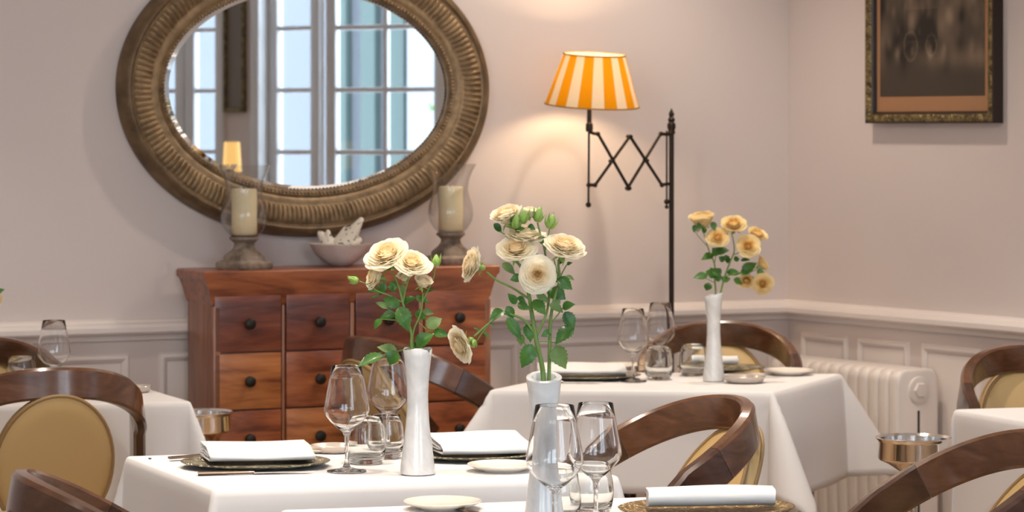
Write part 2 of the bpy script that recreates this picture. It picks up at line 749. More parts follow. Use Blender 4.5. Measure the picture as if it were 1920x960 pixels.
mb = MB()
zt = ZR - .056
for x0, x1 in ((1300, 1452), (990, 1280), (690, 972), (297, 560)):
    panel(mb, back, back.hit(x0, 680)[0], back.hit(x1, 680)[0], .19, zt)
sl = back.hit(243, 680)[0]
panel(mb, back, sl, sl + .85, .19, zt)
panel(mb, back, sl + .92, sl + 1.8, .19, zt)
struct('trim_3', mb, M['wainscot'], 25)
mb = MB()
xs = [(1503, 1591), (1609, 1706), (1729, 1840)]
for x0, x1 in xs:
    panel(mb, right, right.hit(x0, 640)[0], right.hit(x1, 640)[0], .19, zt)
s_ = right.hit(1840, 640)[0] + .08
for k in range(6):
    panel(mb, right, s_ + k * .44, s_ + k * .44 + .36, .19, zt)
struct('trim_4', mb, M['wainscot'], 25)

# ------------------------------------------------------------------ oval mirror
s_m, z_m = back.hit(579, 164, .03)
frame_rx, frame_ry = .0, .0
dl = back.hit(305, 164, .05)[0]
dr_ = back.hit(853, 164, .05)[0]
RX = (dl - dr_) / 2
s_m = (dl + dr_) / 2
zb = back.hit(579, 365, .05)[1]
z_m = back.hit(579, 166, .05)[1]
RY = z_m - zb
mir = thing('wall_mirror', 'large oval wall mirror in an antique gilt frame carved with flutes', 'mirror', back.pt(s_m, .004, z_m), back.rz)
# local frame: x along wall to the left (u), y... build with local axes x=u, n=in-room
sgn = 1 if (Matrix.Rotation(back.rz, 3, 'Z') @ Vector((0, 1, 0))).dot(back.n) > 0 else -1
NF = 186                       # flutes
prof = [(-.012, .020, 0), (-.006, .036, 0), (.002, .040, 0), (.006, .034, 0), (.012, .038, 0), (.020, .042, 0), (.026, .040, 0),
        (.029, .041, 0), (.031, .046, 1), (.038, .054, 1), (.050, .060, 1), (.062, .062, 1), (.072, .059, 1), (.078, .054, 1), (.080, .047, 0),
        (.086, .050, 0), (.094, .050, 0), (.102, .040, 0), (.110, .022, 0), (.112, .0, 0)]
FWID = .112
wsc = .118 / .112


def ell(a, off):
    ca, sa = math.cos(a), math.sin(a)
    nx, ny = ca / RX, sa / RY
    k = math.hypot(nx, ny)
    return RX * ca + nx / k * off, RY * sa + ny / k * off


def even_angles(n):
    """angles spaced evenly along the ellipse"""
    m = 4000
    t = np.linspace(0, 2 * PI, m + 1)
    x = (RX + .05) * np.cos(t)
    y = (RY + .05) * np.sin(t)
    s = np.concatenate([[0], np.cumsum(np.hypot(np.diff(x), np.diff(y)))])
    return np.interp(np.linspace(0, s[-1], n, endpoint=False), s, t)


SUB = 6
ang = even_angles(NF * SUB)
mb = MB()
pts = []
for o_, h, fl in prof:
    for i, a in enumerate(ang):
        hh = h
        if fl:
            ph = (i % SUB) / SUB
            hh = h - .0075 * math.sin(PI * ph) ** .8 * (1 if .035 < o_ < .075 else .6)
        x, y = ell(a, o_ * wsc)
        pts.append((x, sgn * hh, y))
mb.grid(pts, len(ang), len(prof), True)
M['gilt'] = bump(noise_col(mat('antique_gilt', rough=.48, metal=.35), (.15, .095, .048), (.37, .255, .14), 26, detail=6, lo=.28, hi=.62), 70, .35, .003)
M['gilt_dark'] = bump(noise_col(mat('dark_gilt_edge', rough=.5, metal=.3), (.075, .045, .022), (.22, .14, .07), 16, detail=6, lo=.3, hi=.7), 60, .3, .003)
fr = mb.build('frame', M['gilt'], mir, 50)
mb = MB()
pts = []
for o_, h in ((.082, .046), (.090, .053), (.098, .050), (.106, .038), (.113, .022), (.115, .002)):
    for a in ang[::3]:
        x, y = ell(a, o_ * wsc + .001)
        pts.append((x, sgn * (h + .002), y))
mb.grid(pts, len(ang[::3]), 6, True)
mb.build('outer_moulding', M['gilt_dark'], mir, 50)
mb = MB()
for a in even_angles(210):
    x, y = ell(a, -.004)
    bv = MB()
    bv.ball((x, sgn * .038, y), .0055, 8)
    mb.add(bv.v, bv.f)
mb.build('bead_border', M['gilt'], fr, 60)
mb = MB()
pts = []
a_ = ang[::4]
for sc_, h in ((1.0, .020), (.945, .026)):
    for a in a_:
        pts.append((RX * sc_ * math.cos(a), sgn * h, RY * (1 - (1 - sc_) * RX / RY) * math.sin(a)))
mb.grid(pts, len(a_), 2, True)
mb.f.append(tuple(range(len(a_), 2 * len(a_))))
mb.m.append(0)
M['mirror'] = mat('silvered_glass', (.90, .92, .93), .012, 1.0)
mb.build('mirror_glass', M['mirror'], mir, 2)
mb = MB()
pts = []
for h in (.001, .018):
    for a in a_:
        x, y = ell(a, .1)
        pts.append((x, sgn * h, y))
mb.grid(pts, len(a_), 2, True)
mb.f.append(tuple(range(len(a_))))
mb.m.append(0)
mb.build('backing_board', M['gilt_dark'], mir)

# ------------------------------------------------------------------ chest of drawers
CH_D = .235
arz = back.rz + PI if math.cos(back.rz) < 0 else back.rz     # local x runs left -> right along the wall
s_l, z_l = back.hit(383, 510, CH_D + .03)
s_r, z_r2 = back.hit(937, 497, CH_D + .03)
CH_W = s_l - s_r
CH_H = (z_l + z_r2) / 2
chest = thing('chest_of_drawers', 'reddish wooden chest of many small square drawers under the oval mirror', 'chest', back.pt((s_l + s_r) / 2, .03 + CH_D / 2, 0), arz)
rw = dict(stretch=(1.2, 8, 8), scale=2.2, rough=.38, coat=.25)
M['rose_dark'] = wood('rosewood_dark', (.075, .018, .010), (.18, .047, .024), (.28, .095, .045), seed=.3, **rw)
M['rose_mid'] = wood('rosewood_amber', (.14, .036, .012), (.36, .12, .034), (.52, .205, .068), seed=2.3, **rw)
M['rose_red'] = wood('rosewood_red', (.12, .029, .012), (.30, .085, .030), (.44, .15, .052), seed=5.3, **rw)
M['rose_side'] = wood('rosewood_side', (.16, .055, .026), (.26, .10, .048), (.34, .15, .08), (8, 8, 1.2), 2.2, .4, .2, 1.0)
bw, bd = CH_W - .055, CH_D - .03
mb = MB()
mb.box((0, .008, (CH_H - .09) / 2 + .03), (bw, bd - .016, CH_H - .09 - .06), .004)
mb.box((0, 0, .035), (bw + .02, bd + .02, .07), .006)
mb.build('carcass', M['rose_side'], chest)
# cornice: flared top
pr = [(bw / 2, bd / 2, CH_H - .093), (bw / 2 + .004, bd / 2 + .004, CH_H - .085), (bw / 2 + .012, bd / 2 + .010, CH_H - .05), (bw / 2 + .020, bd / 2 + .013, CH_H - .028),
      (CH_W / 2, CH_D / 2, CH_H - .02), (CH_W / 2, CH_D / 2, CH_H - .004), (CH_W / 2 - .004, CH_D / 2 - .004, CH_H)]
mb = MB()
pts = []
for x, y, z in pr:
    pts += [(-x, -y, z), (x, -y, z), (x, y, z), (-x, y, z)]
mb.grid(pts, 4, len(pr), True)
mb.f.append((0, 3, 2, 1)); mb.m.append(0)
k = 4 * (len(pr) - 1)
mb.f.append((k, k + 1, k + 2, k + 3)); mb.m.append(0)
mb.build('cornice_top', M['rose_red'], chest, 20)
colx = [back.hit(x, 600, .03 + CH_D - .015)[0] for x in (399, 527, 534, 655, 664, 783, 793, 917)]
s_c = (s_l + s_r) / 2
colx = [-(s - s_c) for s in colx]
ztop = back.hit(460, 553, .03 + CH_D - .015)[1]
pitch = .157
yf = -bd / 2 + .006
mb = MB()
for xx in (-bw / 2 + .012, bw / 2 - .008):
    mb.box((xx, yf - .004, (CH_H - .09) / 2 + .03), (.022, .02, CH_H - .09 - .07), .004)
for a, b in ((colx[1], colx[2]), (colx[3], colx[4]), (colx[5], colx[6])):
    mb.box(((a + b) / 2, yf - .002, (CH_H - .09) / 2 + .03), (b - a - .002, .018, CH_H - .09 - .07), .003)
mb.build('face_frame', M['rose_side'], chest)
for r in range(6):
    zc = ztop - pitch * (r + .5)
    for c in range(4):
        a, b = colx[2 * c], colx[2 * c + 1]
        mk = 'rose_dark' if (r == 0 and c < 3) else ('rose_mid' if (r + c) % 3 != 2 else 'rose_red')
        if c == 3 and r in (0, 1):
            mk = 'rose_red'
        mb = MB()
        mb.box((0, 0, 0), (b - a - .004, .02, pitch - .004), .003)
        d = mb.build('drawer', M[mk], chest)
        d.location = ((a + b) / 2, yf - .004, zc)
        kb = MB()
        kb.lathe([(0, 0), (.006, 0), (.006, .008), (.012, .012), (.0155, .018), (.0145, .025), (.008, .029), (0, .030)], 18)
        kb.v = [(x, -z - .009, y) for x, y, z in kb.v]
        kb.build('knob', M['knob'], d)

# ------------------------------------------------------------------ hurricane candle holders, bowl on the chest
SCH = F / 7.6


def on_chest(px, depth_frac):
    """point on the chest top seen at column px, depth_frac 0 = front edge, 1 = back"""
    out = .03 + CH_D * (1 - depth_frac)
    s, z = back.hit(px, 500, out)
    return back.pt(s, out, CH_H)


def hurricane(label, loc, base_w, k, rz):
    t = thing('hurricane_candle_holder', label, 'candle holder', loc, rz, 'hurricane candle holders on the chest')
    mb = MB()
    s = k

    def sq(prof, n=10):
        pts = []
        for w, z, rd in prof:
            for q in range(4):
                for i in range(n):
                    a = PI / 2 * q + PI / 2 * i / (n - 1) - 0
                    cx, cy = [(1, 1), (-1, 1), (-1, -1), (1, -1)][q]
                    r = w * rd
                    pts.append((cx * (w - r) + r * math.cos(a), cy * (w - r) + r * math.sin(a), z))
        N = 4 * n
        b = len(mb.v)
        mb.grid(pts, N, len(prof), True)
        mb.f.append(tuple(b + i for i in range(N))[::-1]); mb.m.append(0)
        mb.f.append(tuple(b + (len(prof) - 1) * N + i for i in range(N))); mb.m.append(0)
    sq([(.056 * s, 0, .15), (.059 * s, .004, .15), (.059 * s, .018 * s, .15), (.055 * s, .022 * s, .15), (.045 * s, .026 * s, .3), (.045 * s, .036 * s, .35), (.041 * s, .042 * s, .5), (.034 * s, .052 * s, .8),
        (.029 * s, .062 * s, 1), (.028 * s, .072 * s, 1), (.036 * s, .080 * s, 1), (.041 * s, .083 * s, 1), (.041 * s, .090 * s, 1)])
    mb.build('stone_base', M['stone'], t, 40)
    zb = .090 * s
    mb = MB()
    g = [(0, .0), (.030, .0), (.042, .010), (.053, .028), (.0565, .046), (.054, .066), (.047, .088), (.043, .105), (.046, .130), (.054, .150), (.064, .168)]
    g2 = [(r - .002 if r > .003 else 0, z) for r, z in g[::-1]]
    full = [(r * 1.17, z * 1.18) for r, z in g + [(r, z + (.002 if z < .02 else 0)) for r, z in g2]]
    mb.lathe([(r * s, zb + z * s + .0005) for r, z in full], 48)
    mb.build('glass_chimney', M['hurricane_glass'], t, 60)
    mb = MB()
    hh = .130 * s
    z0 = zb + .004 * s
    mb.lathe([(0, z0), (.034 * s, z0), (.0355 * s, z0 + .003), (.0355 * s, z0 + hh - .006), (.033 * s, z0 + hh), (.024 * s, z0 + hh - .001), (.015 * s, z0 + hh - .008), (0, z0 + hh - .009)], 36)
    cd = mb.build('candle', M['wax'], t, 50)
    mb = MB()
    mb.tube([(0, 0, z0 + hh - .009), (.001, 0, z0 + hh - .002), (.003, 0, z0 + hh + .003)], .0012, 6)
    mb.build('wick', M['wick'], cd)
    return t


h1 = on_chest(458, .42)
kk = .93
hurricane('glass hurricane candle holder on stone foot, standing at the chest end beneath the mirror reflection of windows', h1, .1, kk * h1.y / 7.45, back.rz + .35)
h1o = [o for o in bpy.data.objects if o.name.startswith('hurricane_candle')][0]
h1o['label'] = 'glass hurricane with pillar candle on the clear left end of the chest top'
h2 = on_chest(845, .55)
c2 = dup(h1o, 'glass hurricane with pillar candle on the chest top, behind the rose vases', h2, back.rz + .1)
bl = on_chest(638, .62)
bowl = thing('bowl', 'small chalky white footless bowl on the chest holding a coral piece', 'bowl', bl)
mb = MB()
sb = bl.y / F
q = [(0, .0), (.016, .0), (.024, .002), (.042, .015), (.060, .034), (.0715, .056), (.0735, .0585), (.0735, .0605), (.070, .060), (.058, .038), (.040, .020), (.02, .010), (0, .008)]
mb.lathe(q, 44)
mb.build('bowl_body', M['bowl'], bowl, 50)
bowl.scale = (1.2, 1.2, 1.06)
M['coral'] = bump(noise_col(mat('spotted_coral', rough=.85), (.10, .08, .06), (.80, .72, .60), 95, detail=1, lo=.33, hi=.40), 90, .5, .004)
co = thing('coral_piece', 'spiky cream coral piece with dark pits resting in the white bowl', 'coral', bl + Vector((0, 0, .011)), 0)
mb = MB()


def horn(a, b, r0, r1):
    K = 7
    mb.tube([Vector(a).lerp(Vector(b), i / (K - 1)) for i in range(K)], [r0 + (r1 - r0) * i / (K - 1) for i in range(K)], 10)
    mb.ball(b, r1, 8)


mb.ball((0, 0, .034), .032, 16, .8)
mb.ball((-.026, .0, .044), .022, 14, .8)
mb.ball((.028, 0, .050), .024, 14)
horn((0, 0, .04), (.058, -.004, .128), .034, .009)
horn((.03, 0, .06), (.052, .004, .070), .026, .010)
horn((-.02, 0, .04), (-.056, .002, .090), .026, .010)
horn((-.03, 0, .05), (-.034, -.006, .094), .016, .008)
horn((0, 0, .06), (.016, .006, .100), .024, .012)
mb.v = [(x, y, z - .0) for x, y, z in mb.v]
zmin = min(v[2] for v in mb.v)
mb.v = [(x * 1.02, y, z - zmin) for x, y, z in mb.v]
cb_ = mb.build('coral_body', M['coral'], co, 60)
md = cb_.modifiers.new('fused', 'REMESH')
md.mode = 'VOXEL'
md.voxel_size = .0035
md.use_smooth_shade = True
md = cb_.modifiers.new('weathered', 'SMOOTH')
md.iterations = 4

# ------------------------------------------------------------------ tables and cloths
def vec2(a):
    return Vector((a[0], a[1], 0))


def make_table(label, O, A, B, overs, label_cloth, corner=.46, wav=.006, seed=1, group='dining tables', flare=(.035, .035, .035, .035)):
    """O corner, A and B edge vectors (horizontal); overs = overhang at (-A side, +A side, -B side, +B side)"""
    la, lb = A.length, B.length
    ua, ub = A.normalized(), B.normalized()
    cen_ = O + A / 2 + B / 2
    t = thing('dining_table', label, 'table', (cen_.x, cen_.y, 0), 0, group)

    def wp(a, b, z):
        return O + ua * a + ub * b + Vector((0, 0, z))

    def loc_(p):
        return p - Vector((cen_.x, cen_.y, 0))
    mb = MB()
    ins = .004
    q = [(ins, ins), (la - ins, ins), (la - ins, lb - ins), (ins, lb - ins)]
    vs = [loc_(wp(a, b, z)) for z in (TZ - .032, TZ - .003) for a, b in q]
    mb.add(vs, [(3, 2, 1, 0), (4, 5, 6, 7), (0, 1, 5, 4), (1, 2, 6, 5), (2, 3, 7, 6), (3, 0, 4, 7)])
    mb.build('tabletop', M['chair_wood_dark'], t)
    mb = MB()
    mb.lathe([(0, .03), (.04, .03), (.034, .10), (.032, .60), (.05, TZ - .045), (.09, TZ - .033), (0, TZ - .033)], 24)
    for an in range(4):
        a0 = math.atan2(ua.y, ua.x) + PI / 4 + an * PI / 2
        mb.tube([(0, 0, .06), (.14 * math.cos(a0), .14 * math.sin(a0), .045), (.25 * math.cos(a0), .25 * math.sin(a0), .018)], [.028, .024, .017], 10)
    mb.build('pedestal', M['iron'], t)
    # cloth
    rr = random.Random(seed)
    ph = [rr.random() * 6.28 for _ in range(8)]

    def axis(length, o0, o1):
        xs = []
        if o0 > .005:
            k = max(3, int(o0 / .02))
            xs += [-o0 + o0 * i / k for i in range(k)]
            xs += [-.008, -.004]
            xs = sorted(set(xs))
        xs += [0] + [length * i / 24 for i in range(1, 24)] + [length]
        if o1 > .005:
            k = max(3, int(o1 / .02))
            ys = [length + .004, length + .008] + [length + o1 * i / k for i in range(1, k + 1)]
            xs += sorted(set(ys))
        return sorted(set(round(x, 5) for x in xs))
    xa = axis(la, overs[0], overs[1])
    xb = axis(lb, overs[2], overs[3])
    rad = .010
    pts = []
    for b in xb:
        for a in xa:
            ea = a if a < 0 else (a - la if a > la else 0)
            eb = b if b < 0 else (b - lb if b > lb else 0)
            ca = min(max(a, 0), la)
            cb = min(max(b, 0), lb)
            z = TZ + .0005
            outv = Vector((0, 0, 0))
            oa = ua * (1 if ea > 0 else -1)
            ob = ub * (1 if eb > 0 else -1)
            rho = math.hypot(ea, eb)
            if rho > 0:
                th = math.atan2(abs(eb), abs(ea))
                s2 = math.sin(2 * th)
                wv = wav * (math.sin(7 * a + ph[0]) + .6 * math.sin(13 * b + ph[1] + 5 * a) + math.sin(9 * b + ph[2]))
                fa = flare[1] if ea > 0 else flare[0]
                fb = flare[3] if eb > 0 else flare[2]
                pr_ = fa * math.cos(th) ** 2 + fb * math.sin(th) ** 2 + corner * s2 ** 1.3
                mag = pr_ * rho + wv * min(1, rho / .12)
                dirv = oa * math.cos(th) + ob * math.sin(th)
                if rho < rad * 1.57:
                    an = rho / rad
                    hx, hz = rad * math.sin(an), rad * (1 - math.cos(an))
                else:
                    hx, hz = rad, rad + (rho - rad * 1.57) * math.sqrt(max(.2, 1 - pr_ * pr_))
                outv = dirv * (hx * (1 - .3 * s2) + mag)
                z -= hz
            p = wp(ca, cb, 0) + outv
            p.z = z + (.0006 * math.sin(11 * a + ph[3]) * math.sin(9 * b + ph[4]) if rho == 0 else 0)
            pts.append(p)
    mb = MB()
    mb.grid(pts, len(xa), len(xb))
    cl = mb.build('tablecloth', M['cloth'], smooth=60)
    md = cl.modifiers.new('thickness', 'SOLIDIFY')
    md.thickness = .0012
    md.offset = 1.0
    tag(cl, label_cloth, 'tablecloth', 'white tablecloths')
    return dict(O=O, A=A, B=B, ua=ua, ub=ub, cen=cen_, rz=math.atan2(ua.y, ua.x), cloth=cl)


mO = T(405, 918); mR = T(1150, 893); mB_ = T(245, 857)
mA, mBv = mR - mO, mB_ - mO
mO = vec2(mO); mA = vec2(mA); mBv = vec2(mBv)
MID = make_table('cloth-covered table set with the notched white vase of five roses', mO, mA, mBv, (.30, .30, .30, .30), 'white cloth on the middle table whose corner shows a black speck', .22, .003, 3)
fRR = vec2(T(1318, 930))
fA = mA
fB = mBv * 1.05
FRONT = make_table('nearest cloth-covered table, mostly below the picture edge', fRR - fA - fB, fA, fB, (.30, .30, .30, .30), 'white cloth on the nearest table, under the tallest roses', .25, .003, 5)
bO = vec2(T(927, 731)); bR = vec2(T(1445, 735)); bB = vec2(T(1570, 702))
BACK = make_table('cloth-covered table in front of the radiator, by the striped lamp', bO, bR - bO, bB - bR, (.27, .29, .27, .29), 'white cloth with a long pointed corner hanging in front of the radiator', .50, .007, 11, flare=(.04, .10, .035, .03))
lR = vec2(T(350, 753)); lB = vec2(T(276, 731))
LEFT = make_table('cloth-covered table between the tan-backed chair and the chest', lR - mA * .82, mA * .82, lB - lR, (.28, .28, .28, .02), 'white cloth on the table next to the drawer chest, behind the tan-backed chair', .34, .004, 17)
rRL = vec2(T(1797, 769))
RIGHT = make_table('cloth-covered table cut off by the picture edge, behind the silver cooler', rRL - mBv * .95, mA * .95, mBv * .95, (.28, .28, .28, .02), 'white cloth of the table beside the silver cooler at the picture edge', .3, .004, 23)

# ------------------------------------------------------------------ chairs
def hoop_c(t):
    """centre line of the chair's rail; t in [-1.6, 1.6], |t| <= 1 is the half circle at the back, beyond it the arms"""
    s = 1 if t >= 0 else -1
    a = abs(t)
    rx, ry = .220, .225
    if a <= 1:
        th = a * PI / 2
        x, y = rx * math.sin(th), -ry * math.cos(th)
        drop = .115 * (1 - math.cos(th)) ** 1.15
    else:
        k = (a - 1) / .6
        x = rx + .030 * k
        y = .18 * k
        drop = .115 + .150 * k + .012 * k * k
    return Vector((s * x, y, .8435 - drop))


def band(mb, t0, t1, n, h=.073, w=.029, mi=0):
    pts = []
    for i in range(n + 1):
        t = t0 + (t1 - t0) * i / n
        c = hoop_c(t)
        tg = (hoop_c(t + .01) - hoop_c(t - .01)).normalized()
        out = Vector((tg.y, -tg.x, 0)).normalized()
        if out.dot(Vector((c.x, c.y, 0))) < 0:
            out = -out
        up = tg.cross(out).normalized()
        if up.z < 0:
            up = -up
        up = (up - out * .16).normalized()
        e = .006
        for a, b in ((-w / 2, -h / 2 + e), (-w / 2, h / 2 - e), (-w / 2 + e, h / 2), (w / 2 - e, h / 2), (w / 2, h / 2 - e), (w / 2, -h / 2 + e), (w / 2 - e, -h / 2), (-w / 2 + e, -h / 2)):
            pts.append(c + out * a + up * b)
    b0 = len(mb.v)
    mb.grid(pts, 8, n + 1, True, mi)
    mb.f.append(tuple(b0 + k for k in range(8))); mb.m.append(mi)
    mb.f.append(tuple(b0 + n * 8 + k for k in range(8))[::-1]); mb.m.append(mi)


def make_chair(label):
    t = thing('dining_chair', label, 'chair', (0, 0, 0), 0, 'wooden hoop-back dining chairs')
    mb = MB(); band(mb, -.80, .80, 40)
    mb.build('back_rail', M['chair_wood'], t, 40)
    for s in (-1, 1):
        mb = MB(); band(mb, s * .803, s * 1.6, 24)
        mb.build('arm', M['chair_wood_dark'], t, 40)
    # oval pad
    def pad_y(x, z):
        return -.160 + .75 * x * x - .50 * z

    def pad(rx, rz, th, z0):
        mb = MB()
        pts = []
        N, K = 48, 8
        for side in (1, -1):
            for k in range(K + 1):
                f = k / K if side == 1 else 1 - k / K
                for i in range(N):
                    a = 2 * PI * i / N
                    r = f
                    x = rx * r * math.cos(a)
                    z = rz * r * math.sin(a)
                    d = th / 2 * (.62 + .38 * (1 - r ** 8) ** .5)
                    yb = pad_y(x, z)
                    pts.append((x, yb + side * d * 1.0, z0 + z))
        mb.grid(pts, N, 2 * (K + 1), True)
        return mb
    pad(.136, .172, .050, .645).build('back_pad', M['vinyl'], t, 60)
    for dy in (-.016, .016):
        mb = MB()
        ln = []
        for i in range(49):
            a = 2 * PI * i / 48
            x = .1365 * math.cos(a); z = .1725 * math.sin(a)
            ln.append((x, pad_y(x, z) + dy, .645 + z))
        mb.tube(ln, .0042, 8, cap=False)
        mb.build('pad_piping', M['piping'], t, 60)
    # seat
    mb = MB()
    pts = []
    N = 48
    prof_ = [(0.02, .405), (.93, .405), (1.0, .418), (1.02, .440), (1.0, .465), (.93, .478), (.6, .486), (.02, .488)]
    for r, z in prof_:
        for i in range(N):
            a = 2 * PI * i / N
            x = .205 * r * (abs(math.cos(a)) ** .75) * (1 if math.cos(a) > 0 else -1)
            y = .035 + .215 * r * (abs(math.sin(a)) ** .85) * (1 if math.sin(a) > 0 else -1)
            pts.append((x, y, z))
    mb.grid(pts, N, len(prof_), True)
    mb.build('seat', M['vinyl'], t, 60)
    mb = MB()
    pts = []
    for r, z in ((.90, .365), (.95, .368), (.97, .404), (.90, .4045)):
        for i in range(N):
            a = 2 * PI * i / N
            pts.append((.205 * r * (abs(math.cos(a)) ** .75) * (1 if math.cos(a) > 0 else -1), .035 + .215 * r * (abs(math.sin(a)) ** .85) * (1 if math.sin(a) > 0 else -1), z))
    mb.grid(pts, N, 4, True)
    mb.build('seat_rail', M['chair_wood'], t, 40)
    for s in (-1, 1):
        c = hoop_c(s * 1.5)
        mb = MB()
        mb.tube([(c.x, c.y, c.z - .03), (c.x * .99, c.y + .004, .45), (c.x * .97, c.y + .008, .2), (c.x * .96, c.y + .012, 0)], [.017, .019, .016, .012], 12)
        mb.build('leg', M['chair_wood_dark'], t, 40)
        mb = MB()
        mb.tube([(s * .13, -.135, .40), (s * .145, -.155, .25), (s * .165, -.20, 0)], [.020, .017, .012], 12)
        mb.build('leg', M['chair_wood'], t, 40)
    return t


def chair_at(t, back_xy, face):
    f = Vector((face[0], face[1], 0)).normalized()
    t.location = Vector((back_xy[0], back_xy[1], 0)) + f * .215
    t.rotation_euler = (0, 0, math.atan2(-f.x, f.y))
    return t


ua, ub = MID['ua'], MID['ub']


def bp(px, py, z=.88):
    d = F * (ZC - z) / (py - YH)
    return Vector(((px - 960) / F * d, d, 0))


ch0 = make_chair('hoop-back chair seen from behind, its tan oval pad in full view')
chair_at(ch0, bp(107, 688), ub * 1.0 + ua * .12)


def chair(label, xy, face):
    c = copy_tree(ch0)
    c['label'] = label
    chair_at(c, xy, face)
    return c


chair('hoop-back chair pulled up beyond the nearest napkin, its tan pad edge-on', bp(1372, 741), -ua * 1.0 - ub * .18)
chair('hoop-back chair before the silver cooler, cut off by the bottom edge', bp(1962, 806), -ua * 1.0 - ub * .05)
chair('hoop-back chair of which only a dark arm shows at the bottom, before the tan-backed chair', bp(46, 884), ua)
chair('hoop-back chair between the radiator and the far table, half hidden by a vase', bp(1353, 601), Vector((-.10, -1, 0)))
chair('hoop-back chair standing against the wainscot beyond the silver cooler', bp(1918, 646), Vector((.20, -1, 0)))
chair('hoop-back chair against the drawer chest, behind the middle wine glasses', bp(686, 630), Vector((.76, .60, 0)))
chair('hoop-back chair behind the lone wine glass beside the wainscot', Vector((-1.40, 7.60, 0)), Vector((.12, -1, 0)))

# ------------------------------------------------------------------ tableware
def lathe_thing(name, part, label, cat, prof, m, loc, group, n=44, smooth=50, rz=0):
    t = thing(name, label, cat, loc, rz, group)
    mb = MB(); mb.lathe(prof, n)
    mb.build(part, m, t, smooth)
    return t


G_O = [(0, 0), (.034, 0), (.037, .0008), (.0365, .0022), (.022, .0042), (.008, .0085), (.0045, .016), (.0038, .03), (.0037, .055), (.0045, .070), (.0085, .0785)]
BOWL_O = [(.0085, .0785), (.018, .086), (.030, .098), (.039, .110), (.0425, .119), (.0425, .124), (.0405, .139), (.0368, .160), (.0325, .183), (.0285, .208)]
BOWL_I = [(r - .0011, z + (.0005 if z < .1 else 0)) for r, z in BOWL_O[::-1]]
BOWL_I[-1] = (.0055, .0815)
BOWL_I.append((0, .0805))


def wine_glass(label, loc, sc=1.0):
    t = thing('wine_glass', label, 'wine glass', loc, 0, 'empty wine glasses')
    mb = MB(); mb.lathe(G_O + BOWL_O[1:] + [(.028, .2088)] + BOWL_I, 56)
    o = mb.build('glass_body', M['glass'], t, 60)
    t.scale = (sc * 1.06, sc * 1.06, sc)
    return t


def on(px, py):
    p = T(px, py)
    p.z = TZ + .0022
    return p


g0 = wine_glass('wine glass nearest the folded napkin and knife on the middle table', on(650, 886), 1.0)
wg = [(728, 851, 1.0, 'wine glass touching the milky vase, under the drooping rose leaf'),
      (1040, 1014, 1.06, 'wine glass in front of the tallest rose vase'),
      (1117, 984, .99, 'wine glass beside the tallest rose vase, before the tan-padded chair'),
      (1187, 717, .935, 'wine glass nearer the viewer of the pair on the far table'),
      (1238, 701, .93, 'wine glass behind its twin, in front of the iron lamp pole'),
      (101, 747, .93, 'lone wine glass above the rail of the tan-backed chair')]
for px, py, k, lb in wg:
    dup(g0, lb, on(px, py), None, (k * 1.06, k * 1.06, k))


TUM = [(0, 0), (.026, 0), (.030, .002), (.0345, .012), (.0375, .028), (.038, .042), (.0365, .060), (.0335, .078), (.031, .092), (.0304, .0932), (.0298, .092), (.0322, .078), (.0352, .060), (.0366, .042), (.0358, .028), (.031, .016), (.02, .0125), (0, .012)]
tb0 = lathe_thing('tumbler', 'glass_body', 'water tumbler in front of the pair on the middle table', 'tumbler', TUM, M['tumbler_glass'], on(686, 871), 'stemless water tumblers', 48, 60)
tb0.scale = (1.08, 1.08, 1)
tm = [(723, 861, .95, 'water tumbler under the wine glass that touches the milky vase'),
      (1046, 982, 1.0, 'water tumbler beneath the bowl of the wine glass before the tallest roses'),
      (1110, 966, .95, 'water tumbler below the wine glass beside the tan-padded chair'),
      (1235, 713, .96, 'water tumbler between the two wine glasses on the far table'),
      (1299, 706, .93, 'rounded water tumbler touching the far vase'),
      (40, 738, 1.0, 'water tumbler partly hidden by the rail of the tan-backed chair')]
for px, py, k, lb in tm:
    dup(tb0, lb, on(px, py), None, (k * 1.06, k * 1.06, k))

# plates
PL = [(0, .003), (.036, .003), (.040, 0), (.044, .003), (.060, .008), (.0685, .0125), (.070, .014), (.069, .015), (.058, .0105), (.044, .0065), (.038, .006), (0, .006)]
pl0 = lathe_thing('bread_plate', 'plate_body', 'cream bread plate on the middle table, next to the tallest roses', 'plate', PL, M['china'], on(942, 885), 'cream bread plates')
for px, py, k, lb in [(830, 956, 1.0, 'cream bread plate alone on the nearest table edge'),
                      (1478, 704, .98, 'cream bread plate at the corner of the far table'),
                      (1166, 694, .98, 'cream bread plate behind the far charger and its wine glass'),
                      (594, 850, .6, 'cream little plate just behind the first folded napkin')]:
    dup(pl0, lb, on(px, py), None, k)

DSH = [(0, .0), (.030, 0), (.036, .001), (.041, .006), (.045, .0175), (.0465, .020), (.0455, .0212), (.041, .0195), (.037, .009), (.032, .0055), (0, .005)]
ds0 = lathe_thing('butter_dish', 'dish_body', 'shallow silvery butter dish beside the first folded napkin', 'dish', DSH, M['dish'], on(625, 850), 'shallow butter dishes')
ds0.scale = (1.05, 1.05, .75)
dup(ds0, 'shallow silvery butter dish at the foot of the far vase', on(1396, 719), None, (1.22, 1.22, .85))
dup(ds0, 'shallow silvery butter dish on the table beside the drawer chest', on(258, 737), None, .8)

